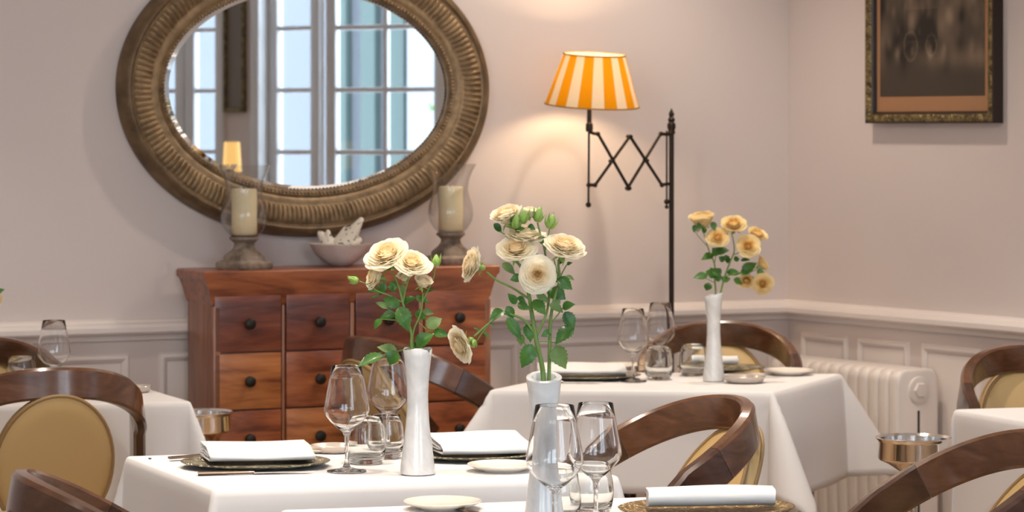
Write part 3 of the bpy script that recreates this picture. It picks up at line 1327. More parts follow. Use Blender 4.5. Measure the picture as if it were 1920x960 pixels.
# charger plates
M['charger'] = bump(noise_col(mat('pewter_green_charger', rough=.25, metal=.75), (.19, .175, .12), (.60, .55, .40), 70, detail=3, lo=.4, hi=.62), 130, .9, .006, kind='voronoi')
M['charger_gold'] = bump(noise_col(mat('gold_charger', rough=.3, metal=.7), (.22, .145, .06), (.55, .40, .20), 70, detail=3, lo=.4, hi=.62), 130, .9, .006, kind='voronoi')
CHG = [(0, .002), (.088, .002), (.094, 0), (.099, .001), (.105, .003), (.130, .0075), (.148, .0105), (.150, .0125), (.148, .0135), (.128, .0105), (.104, .0065), (.095, .005), (0, .005)]
cg0 = lathe_thing('charger_plate', 'plate_body', 'dark glittering charger plate with folded napkin, knife and fork alongside', 'charger plate', CHG, M['charger'], on(479, 877), 'textured charger plates', 64)
cg0.scale = (1.0, .8, 1.0)
CHGP = [(893, 862, .86, 'dark charger plate under the napkin between the two white vases', 'charger'),
        (1325, 965, 1.06, 'golden charger plate under the napkin on the nearest table', 'charger_gold'),
        (1098, 712, 1.0, 'dark charger plate under a napkin at the lamp end of the far table', 'charger'),
        (1352, 697, .82, 'dark charger plate before the tan pad of the radiator chair', 'charger'),
        (-10, 742, .9, 'dark charger plate behind the tan-backed chair', 'charger')]
charg = {}
for i, (px, py, k, lb, mk) in enumerate(CHGP):
    c = dup(cg0, lb, on(px, py), MID['rz'] if i < 2 else 0, (k, k * .8, 1))
    if mk != 'charger':
        for ch in c.children:
            ch.data = ch.data.copy()
            ch.data.materials[0] = M[mk]
    charg[i] = c


# folded napkins
def napkin(label, loc, rz, L=.215, D=.115, H=.030, roll=False, twist=0.0, seed=1):
    rr = random.Random(seed)
    mb = MB()
    # a sheet folded over itself: cross-section polyline in (y, z)
    if roll:
        sec = [(D * .5 * math.cos(a), H * .5 + H * .5 * math.sin(a)) for a in [2 * PI * i / 28 for i in range(28)]]
        closed = True
    else:
        # wedge: thin fold at the front, thicker folded stack at the back
        sec = [(D * .30, .0006), (-D * .40, .0006)]
        fr_ = H * .17
        for i in range(7):
            a = -PI / 2 - PI * i / 6
            sec.append((-D * .46 + fr_ * math.cos(a), .0006 + fr_ + fr_ * math.sin(a)))
        sec += [(-D * .30, H * .55), (0, H * .80), (D * .25, H * .97), (D * .40, H * 1.0)]
        for i in range(1, 7):
            a = PI / 2 - PI * i / 6
            sec.append((D * .43 + H * .20 * math.cos(a), H * .80 + H * .20 * math.sin(a)))
        sec += [(D * .10, H * .52), (-D * .20, H * .34), (-D * .24, H * .27), (-D * .20, H * .21), (D * .10, H * .30), (D * .40, H * .36)]
        for i in range(1, 5):
            a = PI / 2 - PI * i / 4
            sec.append((D * .43 + H * .13 * math.cos(a), H * .23 + H * .13 * math.sin(a)))
        sec += [(D * .2, H * .10)]
        closed = False
    n = len(sec)
    K = 15
    pts = []
    for k in range(K):
        f = k / (K - 1)
        x = (f - .5) * L
        puff = 1 + .05 * math.sin(f * 5 + seed)
        for j, (y, z) in enumerate(sec):
            fl = 1
            pts.append((x + twist * y + .002 * math.sin(9 * y / D + seed), y * (fl if not roll else 1 - .12 * abs(math.sin(6 * f + seed))) + .0015 * math.sin(f * 8 + j * .4), z * puff))
    mb.grid(pts, n, K, closed)
    if closed:
        b = 0
        mb.f.append(tuple(range(n))); mb.m.append(0)
        mb.f.append(tuple((K - 1) * n + i for i in range(n))[::-1]); mb.m.append(0)
    o = mb.build('napkin', M['napkin'], smooth=60)
    if not closed:
        md = o.modifiers.new('thickness', 'SOLIDIFY')
        md.thickness = .0022
        md.offset = 0
    o.location = loc
    o.rotation_euler = (0, 0, rz)
    tag(o, label, 'napkin', 'folded white napkins')
    return o


zc_ = TZ + .0022 + .0140
p = T(483, 872); p.z = zc_
napkin('folded white napkin on the charger beside the knife and fork', p, MID['rz'] - .12, .21, .135, .026, seed=2, twist=-.12)
p = T(897, 859); p.z = zc_
napkin('folded white napkin on the middle table, between the two white vases', p, MID['rz'] - .10, .185, .15, .032, seed=4, twist=-.12)
p = T(1332, 965); p.z = zc_
napkin('rolled-edge white napkin on the golden charger of the nearest table', p, MID['rz'] - .17, .225, .085, .034, roll=True, seed=5, twist=.1)
p = T(1090, 710); p.z = zc_
napkin('folded white napkin on the far charger by the lamp', p, .02, .24, .08, .024, seed=6)
p = T(1340, 695); p.z = zc_
napkin('rolled white napkin before the tan pad of the radiator chair', p, .05, .13, .030, .026, roll=True, seed=7)
p = T(-8, 742); p.z = zc_
napkin('white napkin glimpsed under the arm of the tan-backed chair', p, .3, .18, .10, .026, seed=8)


# cutlery
def knife(label, a, b):
    """table knife from handle end a to tip b"""
    a, b = Vector(a), Vector(b)
    L = (b - a).length
    t = thing('table_knife', label, 'knife', a, math.atan2((b - a).y, (b - a).x), 'silver cutlery')
    mb = MB()
    K = 14
    pts = []
    for k in range(K):
        f = k / (K - 1)
        w = .0085 * (1 - .35 * f) * (1 if f < .97 else .8)
        h = .0042 * (1 - .25 * f)
        for i in range(10):
            an = 2 * PI * i / 10
            pts.append((f * L * .48, w * math.cos(an), .0045 + h * math.sin(an)))
    mb.grid(pts, 10, K, True)
    mb.f.append(tuple(range(10))); mb.m.append(0)
    mb.f.append(tuple((K - 1) * 10 + i for i in range(10))[::-1]); mb.m.append(0)
    mb.build('handle', M['steel'], t, 50)
    mb = MB()
    pts = []
    for k in range(K):
        f = k / (K - 1)
        x = L * (.475 + .525 * f)
        w = .009 * (1 - max(0, f - .75) ** 2 * 14)
        top = .0016
        for y, z in ((-w, .0035), (w * .8 if f < .8 else w * .8 * (1 - (f - .8) * 3), .0035), (w * .8 if f < .8 else w * .8 * (1 - (f - .8) * 3), .0035 + top * .4), (-w, .0035 + top)):
            pts.append((x, y, z))
    mb.grid(pts, 4, K, True)
    mb.f.append((0, 1, 2, 3)); mb.m.append(0)
    mb.f.append(tuple((K - 1) * 4 + i for i in range(4))[::-1]); mb.m.append(0)
    mb.build('blade', M['steel_bright'], t, 30)
    return t


def fork(label, a, b):
    a, b = Vector(a), Vector(b)
    L = (b - a).length
    t = thing('table_fork', label, 'fork', a, math.atan2((b - a).y, (b - a).x), 'silver cutlery')
    mb = MB()
    K = 12
    pts = []
    for k in range(K):
        f = k / (K - 1)
        w = .0085 * (1 - .7 * f)
        for i in range(10):
            an = 2 * PI * i / 10
            pts.append((f * L * .68, w * math.cos(an), .006 + .003 * math.sin(an) + .004 * f * f))
    mb.grid(pts, 10, K, True)
    mb.f.append(tuple(range(10))); mb.m.append(0)
    mb.build('handle', M['steel'], t, 50)
    mb = MB()
    mb.box((L * .73, 0, .0095), (L * .12, .022, .002), .0006)
    for y in (-.0093, -.0031, .0031, .0093):
        mb.tube([(L * .78, y, .0095), (L * .9, y, .007), (L, y, .010)], [.0017, .0015, .0008], 6)
    mb.build('tines', M['steel'], t, 40)
    return t


knife('table knife in front of the dark charger plate with brown-tinged handle', on(371, 894), on(590, 889))
fork('table fork behind the dark charger plate, handle towards the speck', on(318, 866), on(498, 852))
knife('table knife whose dark tip shows behind the nearest napkin', on(1400, 938), on(1240, 945))
knife('table knife lying by the bread plate on the nearest table', on(852, 959), on(960, 985))
knife('table knife peeping out beside the far charger plate', on(988, 720), on(1130, 721))
mb = MB(); mb.ball((0, 0, .0015), .004, 12, .35)
sp = mb.build('peppercorn', M['slot'])
sp.location = on(281, 863)
tag(sp, 'tiny black speck lying on the corner of the middle tablecloth', 'speck')

# ------------------------------------------------------------------ vases
V_O = [(0, 0), (.031, 0), (.0345, .002), (.0345, .006), (.0318, .03), (.0275, .062), (.0232, .10), (.0210, .135), (.0207, .155), (.0216, .18), (.0238, .208), (.0268, .232), (.0288, .2475)]


def vase(label, loc, sc, k=1, notch=0.0, slant=0.0, thick=.004, tip=0.0):
    t = thing('bud_vase', label, 'vase', loc, 0, 'white opal bud vases')
    mb = MB()
    N = 56
    prof_ = V_O + [(.0288 - thick * .4, .2495), (.0288 - thick, .248), (.0268 - thick, .232), (.0232 - thick, .205), (.0195 - thick, .16), (.018 - thick, .12), (0, .11)]
    vs_ = []
    mb.lathe(prof_, N)
    for x, y, z in mb.v:
        a = math.atan2(y, x)
        f = max(0, (z - .19) / .06)
        dz = notch * f ** 2 * (-.010 * math.exp(-((a + .55) / .10) ** 2) + .002 * math.sin(3 * a)) + slant * f * x / .03 * .006 + tip * min(1, f + .0) * y
        vs_.append((x, y, z + dz))
    mb.v = vs_
    mb.build('vase_body', M['opal'], t, 60)
    t.scale = sc
    return t


vm = on(783, 891)
vf = on(1020, 1000)
vb = on(1338, 716)
vase('milky white vase with a notched rim on the middle table', vm, (1, 1, .985), notch=1.0)
vase('milky white vase with a thick glassy rim on the nearest table', vf, (1.04, 1.04, 1.05), thick=.009, tip=.26)
vase('slim white vase with a slanted rim on the far table', vb, (.86, .86, .93), slant=1.2)

# ------------------------------------------------------------------ roses
def rose_head(Rm, seed=0, n=46, openness=1.0, closed=False):
    """a full cabbage rose opening along +z, base at the origin, outer radius about Rm"""
    rr = random.Random(seed)
    mb = MB()
    tone = []
    NU, NV = 9, 8
    ga = 2.39996
    for i in range(n):
        t = i / (n - 1)
        phi = i * ga + rr.uniform(-.25, .25)
        # petal length and opening
        L = Rm * (.40 + .66 * t ** .9) * rr.uniform(.95, 1.05)
        t0 = math.radians(6 + 44 * t * openness)
        t1 = math.radians(-50 + (134 * t ** .55) * (.35 + .65 * openness))
        half = (.28 + .42 * t) * Rm * rr.uniform(.92, 1.08)
        r = Rm * (.02 + .14 * t)
        z = Rm * (.44 - .40 * t)
        path = []
        for j in range(NV):
            v = j / (NV - 1)
            an = t0 + (t1 - t0) * v ** 1.3
            path.append((r, z))
            r += math.sin(an) * L / (NV - 1)
            z += math.cos(an) * L / (NV - 1) * .85
        pts = []
        ph = rr.uniform(0, 6.28)
        for j in range(NV):
            v = j / (NV - 1)
            rj, zj = path[j]
            wv = half * (math.sin(PI * (.10 + .58 * v)) ** .8)
            for k in range(NU):
                u = 2 * k / (NU - 1) - 1
                off = u * wv
                curl = .10 * Rm * u * u * (1 - .9 * t) * v
                edge = (abs(u) ** 2.5) * v * 2.4
                rad_ = max(Rm * .012, rj - curl * .6 - edge * .05 * Rm)
                # bend the petal around the axis
                ang_ = off / max(rj + .30 * Rm, Rm * .30)
                x0 = (rad_ + .30 * Rm) * math.cos(ang_) - .30 * Rm * (1 if rj + .3 * Rm > 0 else 1)
                y0 = (rad_ + .30 * Rm) * math.sin(ang_)
                ruf = Rm * .022 * v * v * math.sin(3.2 * u * 2 + ph) + Rm * .012 * rr.uniform(-1, 1) * v * v
                zz = zj + ruf - .10 * Rm * (u * u) * v * (.4 + t)
                x = x0 * math.cos(phi) - y0 * math.sin(phi)
                y = x0 * math.sin(phi) + y0 * math.cos(phi)
                pts.append((x, y, zz))
                tone.append(min(1, max(0, .08 + t * 1.0 + .25 * (v - .5) + rr.uniform(-.05, .05))))
        mb.grid(pts, NU, NV)
    mb.tone = tone
    return mb


def orient(axis):
    return Vector(axis).normalized().to_track_quat('Z', 'X')


def leaf_mesh(mb, base, tip, width, nrm, mi=0, seed=0):
    rr = random.Random(seed)
    base, tip = Vector(base), Vector(tip)
    L = (tip - base).length
    ax = (tip - base).normalized()
    nrm = Vector(nrm)
    nrm = (nrm - ax * nrm.dot(ax)).normalized()
    sd = ax.cross(nrm)
    K = 15
    pts = []
    curl = rr.uniform(.05, .22)
    fold = rr.uniform(.15, .45)
    for k in range(K):
        f = k / (K - 1)
        w = width * .5 * (math.sin(PI * f ** .80) ** .75) * (1 - .15 * f - .5 * f ** 5)
        ser = 1 + (.11 if k % 2 else -.07) * (1 if .08 < f < .97 else 0)
        c = base + ax * (L * f) + nrm * (math.sin(f * PI) * L * curl * .5 - curl * L * f * f * .5)
        for q in (-1, -.55, 0, .55, 1):
            ww = w * q * (ser if abs(q) == 1 else 1)
            pts.append(c + sd * ww + nrm * (abs(q) * w * fold + .03 * w * math.sin(9 * f + q * 4)))
    mb.grid(pts, 5, K, mi=mi)


def bud_mesh(mb, base, dirv, s, mi=0):
    base = Vector(base)
    q = orient(dirv)
    pr_ = [(0, 0), (.22, .05), (.34, .25), (.36, .45), (.28, .72), (.14, .95), (0, 1.1)]
    b = MB(); b.lathe([(r * s, z * s) for r, z in pr_], 12)
    mb.add([base + q @ Vector(v) for v in b.v], b.f, mi)
    for k in range(5):
        a = 2 * PI * k / 5
        d = Vector((math.cos(a), math.sin(a), 0))
        p0 = base + q @ (d * .12 * s)
        p1 = base + q @ (d * .55 * s + Vector((0, 0, .95 * s + .25 * s * math.sin(k * 2))))
        leaf_mesh(mb, p0, p1, .28 * s, q @ d, mi, k)


def calyx_mesh(mb, base, axis, s, mi=0):
    q = orient(axis)
    base = Vector(base)
    b = MB(); b.lathe([(0, -.42 * s), (.12 * s, -.38 * s), (.20 * s, -.22 * s), (.16 * s, -.04 * s), (.22 * s, .06 * s), (0, .07 * s)], 12)
    mb.add([base + q @ Vector(v) for v in b.v], b.f, mi)
    for k in range(5):
        a = 2 * PI * k / 5 + .3
        d = Vector((math.cos(a), math.sin(a), 0))
        leaf_mesh(mb, base + q @ (d * .12 * s), base + q @ (d * (.75 + .15 * math.sin(k * 3)) * s + Vector((0, 0, -.18 * s + .22 * s * math.sin(k * 5)))), .20 * s, q @ Vector((0, 0, 1)), mi, k)


def spray(label, loc, Z, D, stems, blooms, leaves, buds, petal, group, lightleaf=.3, seed=0):
    """Z maps sketch coordinates to a point at a given depth; each entry carries its own depth offset"""
    loc = Vector(loc)
    t = thing('rose_spray', label, 'roses', loc, 0, group)
    rr = random.Random(seed)
    L = lambda p: Z(p[0], p[1], D + (p[2] if len(p) > 2 else 0)) - loc
    mb = MB()
    for pts, r0, r1 in stems:
        ln = smooth_line([L(p) if not isinstance(p, Vector) else p - loc for p in pts], 6)
        n = len(ln)
        mb.tube(ln, [r0 + (r1 - r0) * i / (n - 1) for i in range(n)], 8)
    for i, (cx, cy, dz, Rm, ax, op, nn) in enumerate(blooms):
        pass
    mb.build('stem', M['stem'], t, 60)
    for i, (cx, cy, dz, Rm, ax, op, nn) in enumerate(blooms):
        c = L((cx, cy, dz))
        q = orient(ax)
        hb = rose_head(Rm, seed * 17 + i, int(nn * 1.45), op)
        top = .30 * Rm
        hb.v = [c + q @ (Vector(v) - Vector((0, 0, top))) for v in hb.v]
        o = hb.build('bloom', petal, t, 0)
        for pl in o.data.polygons:
            pl.use_smooth = True
        cm = MB()
        calyx_mesh(cm, c + q @ Vector((0, 0, -top - .02 * Rm)), ax, Rm * .75)
        cm.build('calyx', M['bud'], o, 60)
    lm = MB()
    for i, e in enumerate(leaves):
        (bx, by), (tx, ty), w, dz = e[:4]
        b = L((bx, by, dz))
        tp = L((tx, ty, dz + rr.uniform(-.014, .010)))
        nrm = Vector((rr.uniform(-.5, .5), -1, rr.uniform(.1, 1.0)))
        sc_ = (Z(1, 0, D) - Z(0, 0, D)).length
        leaf_mesh(lm, b, tp, w * sc_ * 1.05, nrm, 1 if rr.random() < lightleaf else 0, seed * 31 + i)
    if leaves:
        lm.build('foliage', [M['leaf'], M['leaf_light']], t, 60)
    for (bx, by, dz), dv, s in buds:
        bm_ = MB()
        bud_mesh(bm_, L((bx, by, dz)), dv, s)
        bm_.build('bud', M['bud'], t, 60)
    return t


# middle vase: sketch coordinates of a 3.692x enlargement of (640, 440)
ZM = lambda x, y, d: P(640 + x / 3.692, 440 + y / 3.692, d)
DM = vm.y
inM = Vector((vm.x, vm.y, TZ + .14))
spray('leafy spray of four open cream roses with two buds in the notched vase', inM, ZM, DM,
      [([inM + Vector((-.002, 0, 0)), (487, 785), (485, 690), (455, 580), (428, 480), (400, 370, .005), (355, 250, .01)], .0034, .0016),
       ([(428, 480), (440, 400, .005), (470, 290, .004)], .0016, .0013),
       ([(425, 470), (330, 420, -.004), (250, 390, -.004), (215, 355, 0)], .0015, .0011),
       ([(250, 392, -.004), (180, 345, -.002), (125, 322, 0)], .0011, .0009),
       ([(430, 500), (375, 545), (320, 510, -.005), (260, 485, -.006)], .0013, .0008),
       ([(440, 590), (350, 590, -.006), (280, 585, -.006)], .0011, .0007)],
      [(325, 160, .012, .0475, (-.30, -.55, .85), .95, 54), (487, 215, -.012, .0385, (.18, -.60, .80), .95, 50), (245, 292, .004, .030, (-.75, -.30, .25), .85, 36)],
      [((400, 498), (468, 672), 112, -.018), ((405, 488), (285, 440), 84, -.008), ((430, 482), (522, 430), 64, .006), ((322, 512), (235, 465), 46, -.006), ((378, 545), (262, 580), 66, .0), ((285, 588), (222, 655), 60, -.004),
       ((305, 395), (235, 352), 44, .006), ((300, 330), (262, 425), 60, .006), ((365, 320), (350, 400), 60, .012), ((430, 340), (420, 440), 44, .008), ((320, 360), (385, 400), 40, .004), ((300, 405), (165, 385), 20, .0), ((270, 425), (190, 440), 16, 0), ((250, 320), (345, 318), 18, 0), ((310, 240), (345, 225), 40, .004)],
      [((120, 322, 0), (-.9, -.1, .28), .021)], M['petal'], 'sprays of cream roses', .25, 3)
spray('thin rose stem with a half-open peach-hearted rose in the notched vase', inM + Vector((.004, .004, 0)), ZM, DM + .004,
      [([inM + Vector((.004, .004, 0)), (497, 785, .0), (500, 665, -.002), (550, 540, -.006), (566, 405, -.008)], .0026, .0015),
       ([(560, 470, -.008), (590, 405, -.006), (635, 310, -.004), (655, 222, -.004)], .0014, .0011),
       ([(497, 770, 0), (440, 795, -.006), (385, 808, -.012), (290, 836, -.016)], .0011, .0008),
       ([(510, 745, 0), (560, 720, -.004), (600, 668, -.006), (650, 672, -.006)], .0011, .0008),
       ([(530, 600, 0), (590, 660, -.004)], .001, .0008)],
      [(563, 338, -.012, .0245, (.30, -.40, .88), .62, 30), (440, 300, .02, .020, (-.1, -.4, .9), .7, 26)],
      [((508, 545), (590, 582), 86, .008), ((558, 528), (645, 548), 46, .006), ((596, 648), (696, 575), 104, -.006), ((525, 775), (640, 682), 108, -.012), ((638, 672), (750, 700), 66, -.008), ((385, 808), (245, 775), 78, -.010), ((382, 806), (332, 905), 108, -.018), ((290, 836), (105, 915), 92, -.018), ((535, 425), (608, 478), 44, .004), ((570, 400), (650, 378), 26, 0), ((520, 420), (560, 470), 40, 0), ((470, 760), (545, 775), 50, .012)],
      [((655, 222, -.004), (.04, -.1, 1), .023)], M['petal'], 'sprays of cream roses', .55, 5)

# front vase: 2.743x enlargement of (840, 370)
ZFr = lambda x, y, d: P(840 + x / 2.743, 370 + y / 2.743, d)
DF = vf.y
inF = Vector((vf.x, vf.y, TZ + .16))
spray('tall thick-stemmed spray of cream roses, one drooping over the chest side', inF + Vector((-.004, 0, 0)), ZFr, DF,
      [([inF + Vector((-.004, 0, 0)), (490, 925), (455, 740), (428, 580), (412, 480), (380, 370, .004), (352, 330, .006)], .0048, .0022),
       ([(412, 500), (405, 420, -.01), (440, 405, -.02)], .0022, .0018),
       ([(414, 520), (330, 465), (250, 425, -.004), (200, 385, -.006)], .0022, .0016),
       ([(452, 720), (505, 600, .012), (520, 470, .02), (500, 290, .02), (478, 200, .02), (460, 130, .02)], .0024, .0015),
       ([(498, 280, .02), (515, 200, .02), (522, 160, .02)], .0014, .001),
       ([(480, 205, .02), (400, 180, .022), (300, 150, .024)], .0014, .001),
       ([(330, 225, .02), (290, 190, .022), (265, 175, .022)], .0012, .001),
       ([(438, 690), (395, 635), (340, 607, -.004), (285, 600, -.006), (215, 645, -.01), (135, 715, -.014)], .0024, .0016),
       ([(215, 645, -.01), (180, 690, -.012), (150, 735, -.012)], .001, .0009),
       ([(450, 815), (400, 760), (380, 720, -.006)], .0014, .0009)],
      [(305, 105, .026, .0325, (-.30, -.35, .82), .72, 46), (422, 85, .024, .0185, (.10, -.25, 1), .5, 30), (398, 208, .022, .0345, (.05, -.22, 1), .98, 44), (352, 280, .004, .0345, (-.05, -.55, .85), .98, 50),
       (460, 400, -.022, .0325, (.02, -1, .20), .98, 60), (135, 350, -.006, .0325, (-.93, -.28, .28), .95, 48), (78, 752, -.016, .0335, (-.82, -.42, -.34), .95, 48)],
      [((280, 338), (348, 397), 46, .006), ((378, 408), (318, 425), 46, -.002), ((440, 300), (505, 322), 34, .012), ((468, 205), (508, 250), 42, .012), ((350, 550), (308, 492), 50, -.004), ((355, 518), (405, 545), 42, .002), ((360, 545), (422, 578), 46, -.004), ((438, 528), (502, 605), 70, -.006), ((455, 488), (525, 545), 42, -.004),
       ((302, 560), (338, 625), 50, -.006), ((304, 618), (378, 735), 60, -.008), ((412, 650), (425, 745), 66, .006), ((382, 705), (372, 765), 46, .0), ((432, 755), (380, 880), 88, -.008), ((286, 585), (212, 628), 56, -.006), ((235, 135), (278, 182), 40, .02), ((440, 430), (420, 480), 40, .006), ((330, 140), (355, 90), 40, .01), ((385, 130), (380, 75), 38, .012), ((410, 150), (450, 165), 40, .018), ((345, 165), (395, 160), 34, .014), ((215, 650), (240, 660), 12, -.01), ((185, 690), (212, 728), 18, -.01), ((170, 690), (128, 668), 12, -.01)],
      [((350, 160, .012), (.05, -.3, 1), .024), ((385, 135, .012), (.05, -.35, 1), .024), ((460, 128, .02), (.15, -.1, 1), .024), ((520, 162, .02), (.3, -.1, 1), .024), ((138, 732, -.014), (-.1, -.3, -.6), .013)], M['petal'], 'sprays of cream roses', .22, 7)
spray('thinner leafy stem with one broad cream rose, in the thick-rimmed vase', inF + Vector((.005, .002, 0)), ZFr, DF + .004,
      [([inF + Vector((.005, .002, 0)), (519, 925), (523, 750), (530, 610), (552, 500), (575, 420), (568, 350), (575, 310)], .0034, .0018),
       ([(575, 415), (592, 380), (612, 345)], .0014, .001),
       ([(568, 410), (552, 350), (545, 315)], .0013, .001),
       ([(528, 650), (560, 610), (600, 560), (620, 555)], .0012, .0008),
       ([(523, 745), (555, 745), (590, 720)], .0012, .0008),
       ([(523, 740), (480, 740), (470, 742)], .0012, .0008)],
      [(598, 268, -.006, .0375, (.22, -.42, .90), 1.0, 54)],
      [((565, 415), (640, 475), 66, -.006), ((600, 408), (650, 425), 32, .004), ((530, 470), (606, 525), 78, .01), ((520, 552), (596, 592), 52, -.006), ((588, 568), (652, 548), 52, -.006), ((600, 588), (648, 685), 74, -.004), ((645, 668), (548, 755), 80, -.008), ((553, 762), (605, 885), 94, -.008), ((530, 688), (478, 716), 42, .0), ((540, 445), (562, 398), 48, .004), ((520, 340), (556, 362), 24, 0), ((565, 340), (595, 320), 34, .006), ((612, 345), (640, 335), 20, 0), ((536, 470), (528, 520), 44, .006), ((545, 520), (580, 545), 40, .006)],
      [], M['petal'], 'sprays of cream roses', .25, 9)

# far vase: 2.667x enlargement of (1100, 380)
ZB = lambda x, y, d: P(1100 + x / 2.667, 380 + y / 2.667, d)
DB = vb.y
inB = Vector((vb.x, vb.y, TZ + .13))
spray('upright spray of butter yellow roses in the slim far vase', inB + Vector((-.003, 0, 0)), ZB, DB,
      [([inB + Vector((-.003, 0, 0)), (645, 470), (640, 380), (640, 310), (612, 240), (585, 150)], .003, .0014),
       ([(640, 300), (650, 245), (655, 205)], .0014, .0011),
       ([(600, 215), (565, 175), (545, 150)], .0011, .0009),
       ([(640, 400), (600, 380), (575, 370)], .001, .0008)],
      [(582, 98, 0, .0476, (-.15, -.12, 1), .62, 38), (655, 180, -.012, .0335, (-.08, -.80, .55), .85, 44)],
      [((605, 365), (532, 375), 44, -.004), ((650, 372), (618, 325), 60, -.004), ((660, 262), (628, 225), 50, .0), ((635, 262), (572, 285), 46, 0), ((645, 245), (712, 238), 42, 0), ((612, 400), (598, 442), 42, -.004), ((560, 130), (575, 88), 34, -.02), ((545, 110), (535, 150), 32, -.016), ((630, 95), (640, 140), 34, -.012), ((600, 130), (580, 150), 30, -.012), ((640, 380), (680, 370), 40, .004), ((690, 290), (660, 270), 34, .004), ((640, 330), (668, 375), 50, -.004), ((595, 345), (650, 360), 34, 0)],
      [], M['petal_y'], 'sprays of butter yellow roses', .1, 13)
spray('arching spray of butter yellow roses leaning to the corner, in the slim far vase', inB + Vector((.004, 0, 0)), ZB, DB + .003,
      [([inB + Vector((.004, 0, 0)), (667, 470), (690, 370), (720, 290), (738, 240), (730, 165)], .003, .0014),
       ([(730, 262), (765, 250), (790, 245)], .0013, .001),
       ([(690, 370), (760, 350), (820, 345), (850, 335)], .0016, .001),
       ([(800, 348), (840, 380), (860, 395)], .0011, .0009)],
      [(735, 118, 0, .0378, (.02, -.55, .85), .85, 44), (806, 220, -.012, .0354, (.10, -.92, .42), .9, 46), (850, 165, .02, .0311, (.35, -.4, .8), .85, 38), (872, 312, .012, .0281, (.75, -.2, .5), .7, 34), (800, 385, .014, .0268, (-.1, -.6, -.45), .8, 34), (876, 402, -.008, .0323, (.32, -.88, -.20), .9, 42)],
      [((700, 352), (772, 352), 46, 0), ((680, 398), (718, 372), 50, -.006), ((735, 382), (778, 408), 38, 0), ((778, 352), (850, 298), 58, 0), ((690, 282), (715, 268), 34, 0), ((735, 285), (765, 280), 30, 0), ((850, 345), (890, 350), 34, -.006), ((770, 290), (820, 285), 22, 0), ((720, 300), (690, 280), 36, 0), ((800, 340), (770, 365), 40, -.004), ((700, 240), (680, 235), 24, 0)],
      [], M['petal_y'], 'sprays of butter yellow roses', .1, 15)

# roses at the left picture edge on the left table
vl = on(-75, 744)
vase('white vase beyond the picture edge on the chest-side table', vl, (.86, .86, .9))
inL = vl + Vector((0, 0, .13))
ZL = lambda x, y, d: P(x, y, d)
spray('rose spray of which one peach petal and leaf reach into the left edge', inL, ZL, vl.y,
      [([inL, (-72, 600), (-45, 575), (-22, 565)], .003, .0015), ([(-45, 575), (-20, 555), (-8, 548)], .0012, .0009)],
      [(-14, 562, 0, .026, (.3, -.7, .5), .9, 40)],
      [((-15, 552), (9, 542), 14, -.01), ((-60, 590), (-30, 610), 16, 0)], [], M['petal_y'], 'sprays of butter yellow roses', .1, 19)

# ------------------------------------------------------------------ scissor lamp
LO = .215
sp_, zp_ = back.hit(1259, 230, LO)
pole_b = back.pt(sp_, LO, 0)
lamp = thing('scissor_lamp', 'dark iron scissor-arm lamp with lit yellow and white striped shade', 'lamp', pole_b, arz)


def LP(px, py, yoff=0.0):
    """local point of the lamp (x along the wall, y towards the wall) seen at a pixel"""
    s, z = back.hit(px, py, LO - yoff)
    return Vector((-(s - sp_), yoff, z))


mb = MB()
mb.tube([(0, 0, .02), (0, 0, LP(1259, 240).z)], .0075, 12)
mb.lathe([(.0075, 0), (.012, .004), (.0095, .012), (.0125, .02), (.0125, .03), (.008, .036), (.011, .044), (.006, .052), (.0085, .060), (.003, .072), (0, .078)], 16, (0, 0, LP(1259, 252).z))
mb.build('pole', M['iron'], lamp, 40)
mb = MB()
mb.lathe([(0, 0), (.10, 0), (.105, .006), (.10, .014), (.05, .022), (.014, .03), (.01, .05), (0, .05)], 36)
mb.build('base', M['iron'], lamp, 40)
xl = LP(1105, 250).x
ztop_, zbot = LP(1180, 250).z, LP(1180, 353).z
zmid = (ztop_ + zbot) / 2
# bars of the scissors
bars = [((1120, 251), (1178, 353)), ((1117, 347), (1181, 257)), ((1181, 257), (1240, 347)), ((1178, 353), (1240, 251))]
for i, (a, b) in enumerate(bars):
    mb = MB()
    y = -.004 if i in (0, 2) else .004
    pa, pb = LP(a[0], a[1]), LP(b[0], b[1])
    pa.y = pb.y = y
    mb.tube([pa, pb], .0048, 8)
    for p_ in (pa, pb):
        mb.ball(p_, .0075, 10)
    mb.build('scissor_bar', M['iron'], lamp, 40)
mb = MB()
for q in ((1147, 302), (1211, 301), (1180, 256), (1178, 353)):
    p_ = LP(*q)
    mb.tube([p_ + Vector((0, -.012, 0)), p_ + Vector((0, .012, 0))], .0055, 10)
mb.build('rivets', M['iron'], lamp, 40)
mb = MB()
for pts in ([LP(1240, 251), LP(1250, 252), LP(1259, 252)], [LP(1240, 347), LP(1250, 345), LP(1259, 345)]):
    mb.tube(pts, .005, 8)
rod = LP(1250, 250).x
mb.tube([(rod, 0, LP(1250, 245).z), (rod, 0, LP(1250, 385).z)], .0028, 8)
mb.ball((rod, 0, LP(1250, 378).z), .0085, 10)
mb.ball((rod, 0, LP(1250, 388).z), .006, 10)
mb.build('slide_bracket', M['iron'], lamp, 40)
mb = MB()
for pts in ([LP(1120, 251), LP(1112, 250), LP(1106, 247)], [LP(1117, 347), LP(1110, 347), LP(1104, 347)]):
    mb.tube(pts, .005, 8)
mb.tube([(xl - .001, 0, LP(1105, 240).z), (xl - .003, 0, LP(1104, 380).z)], .0034, 8)
mb.ball((xl - .003, 0, LP(1104, 384).z), .0085, 12)
mb.ball((xl - .002, 0, LP(1104, 347).z), .0075, 12)
mb.lathe([(0, 0), (.010, 0), (.011, .01), (.010, .024), (.007, .026), (.0065, .09), (.012, .095), (.013, .14), (0, .14)], 16, (xl + .0, 0, LP(1105, 247).z))
mb.build('lamp_holder', M['iron'], lamp, 40)
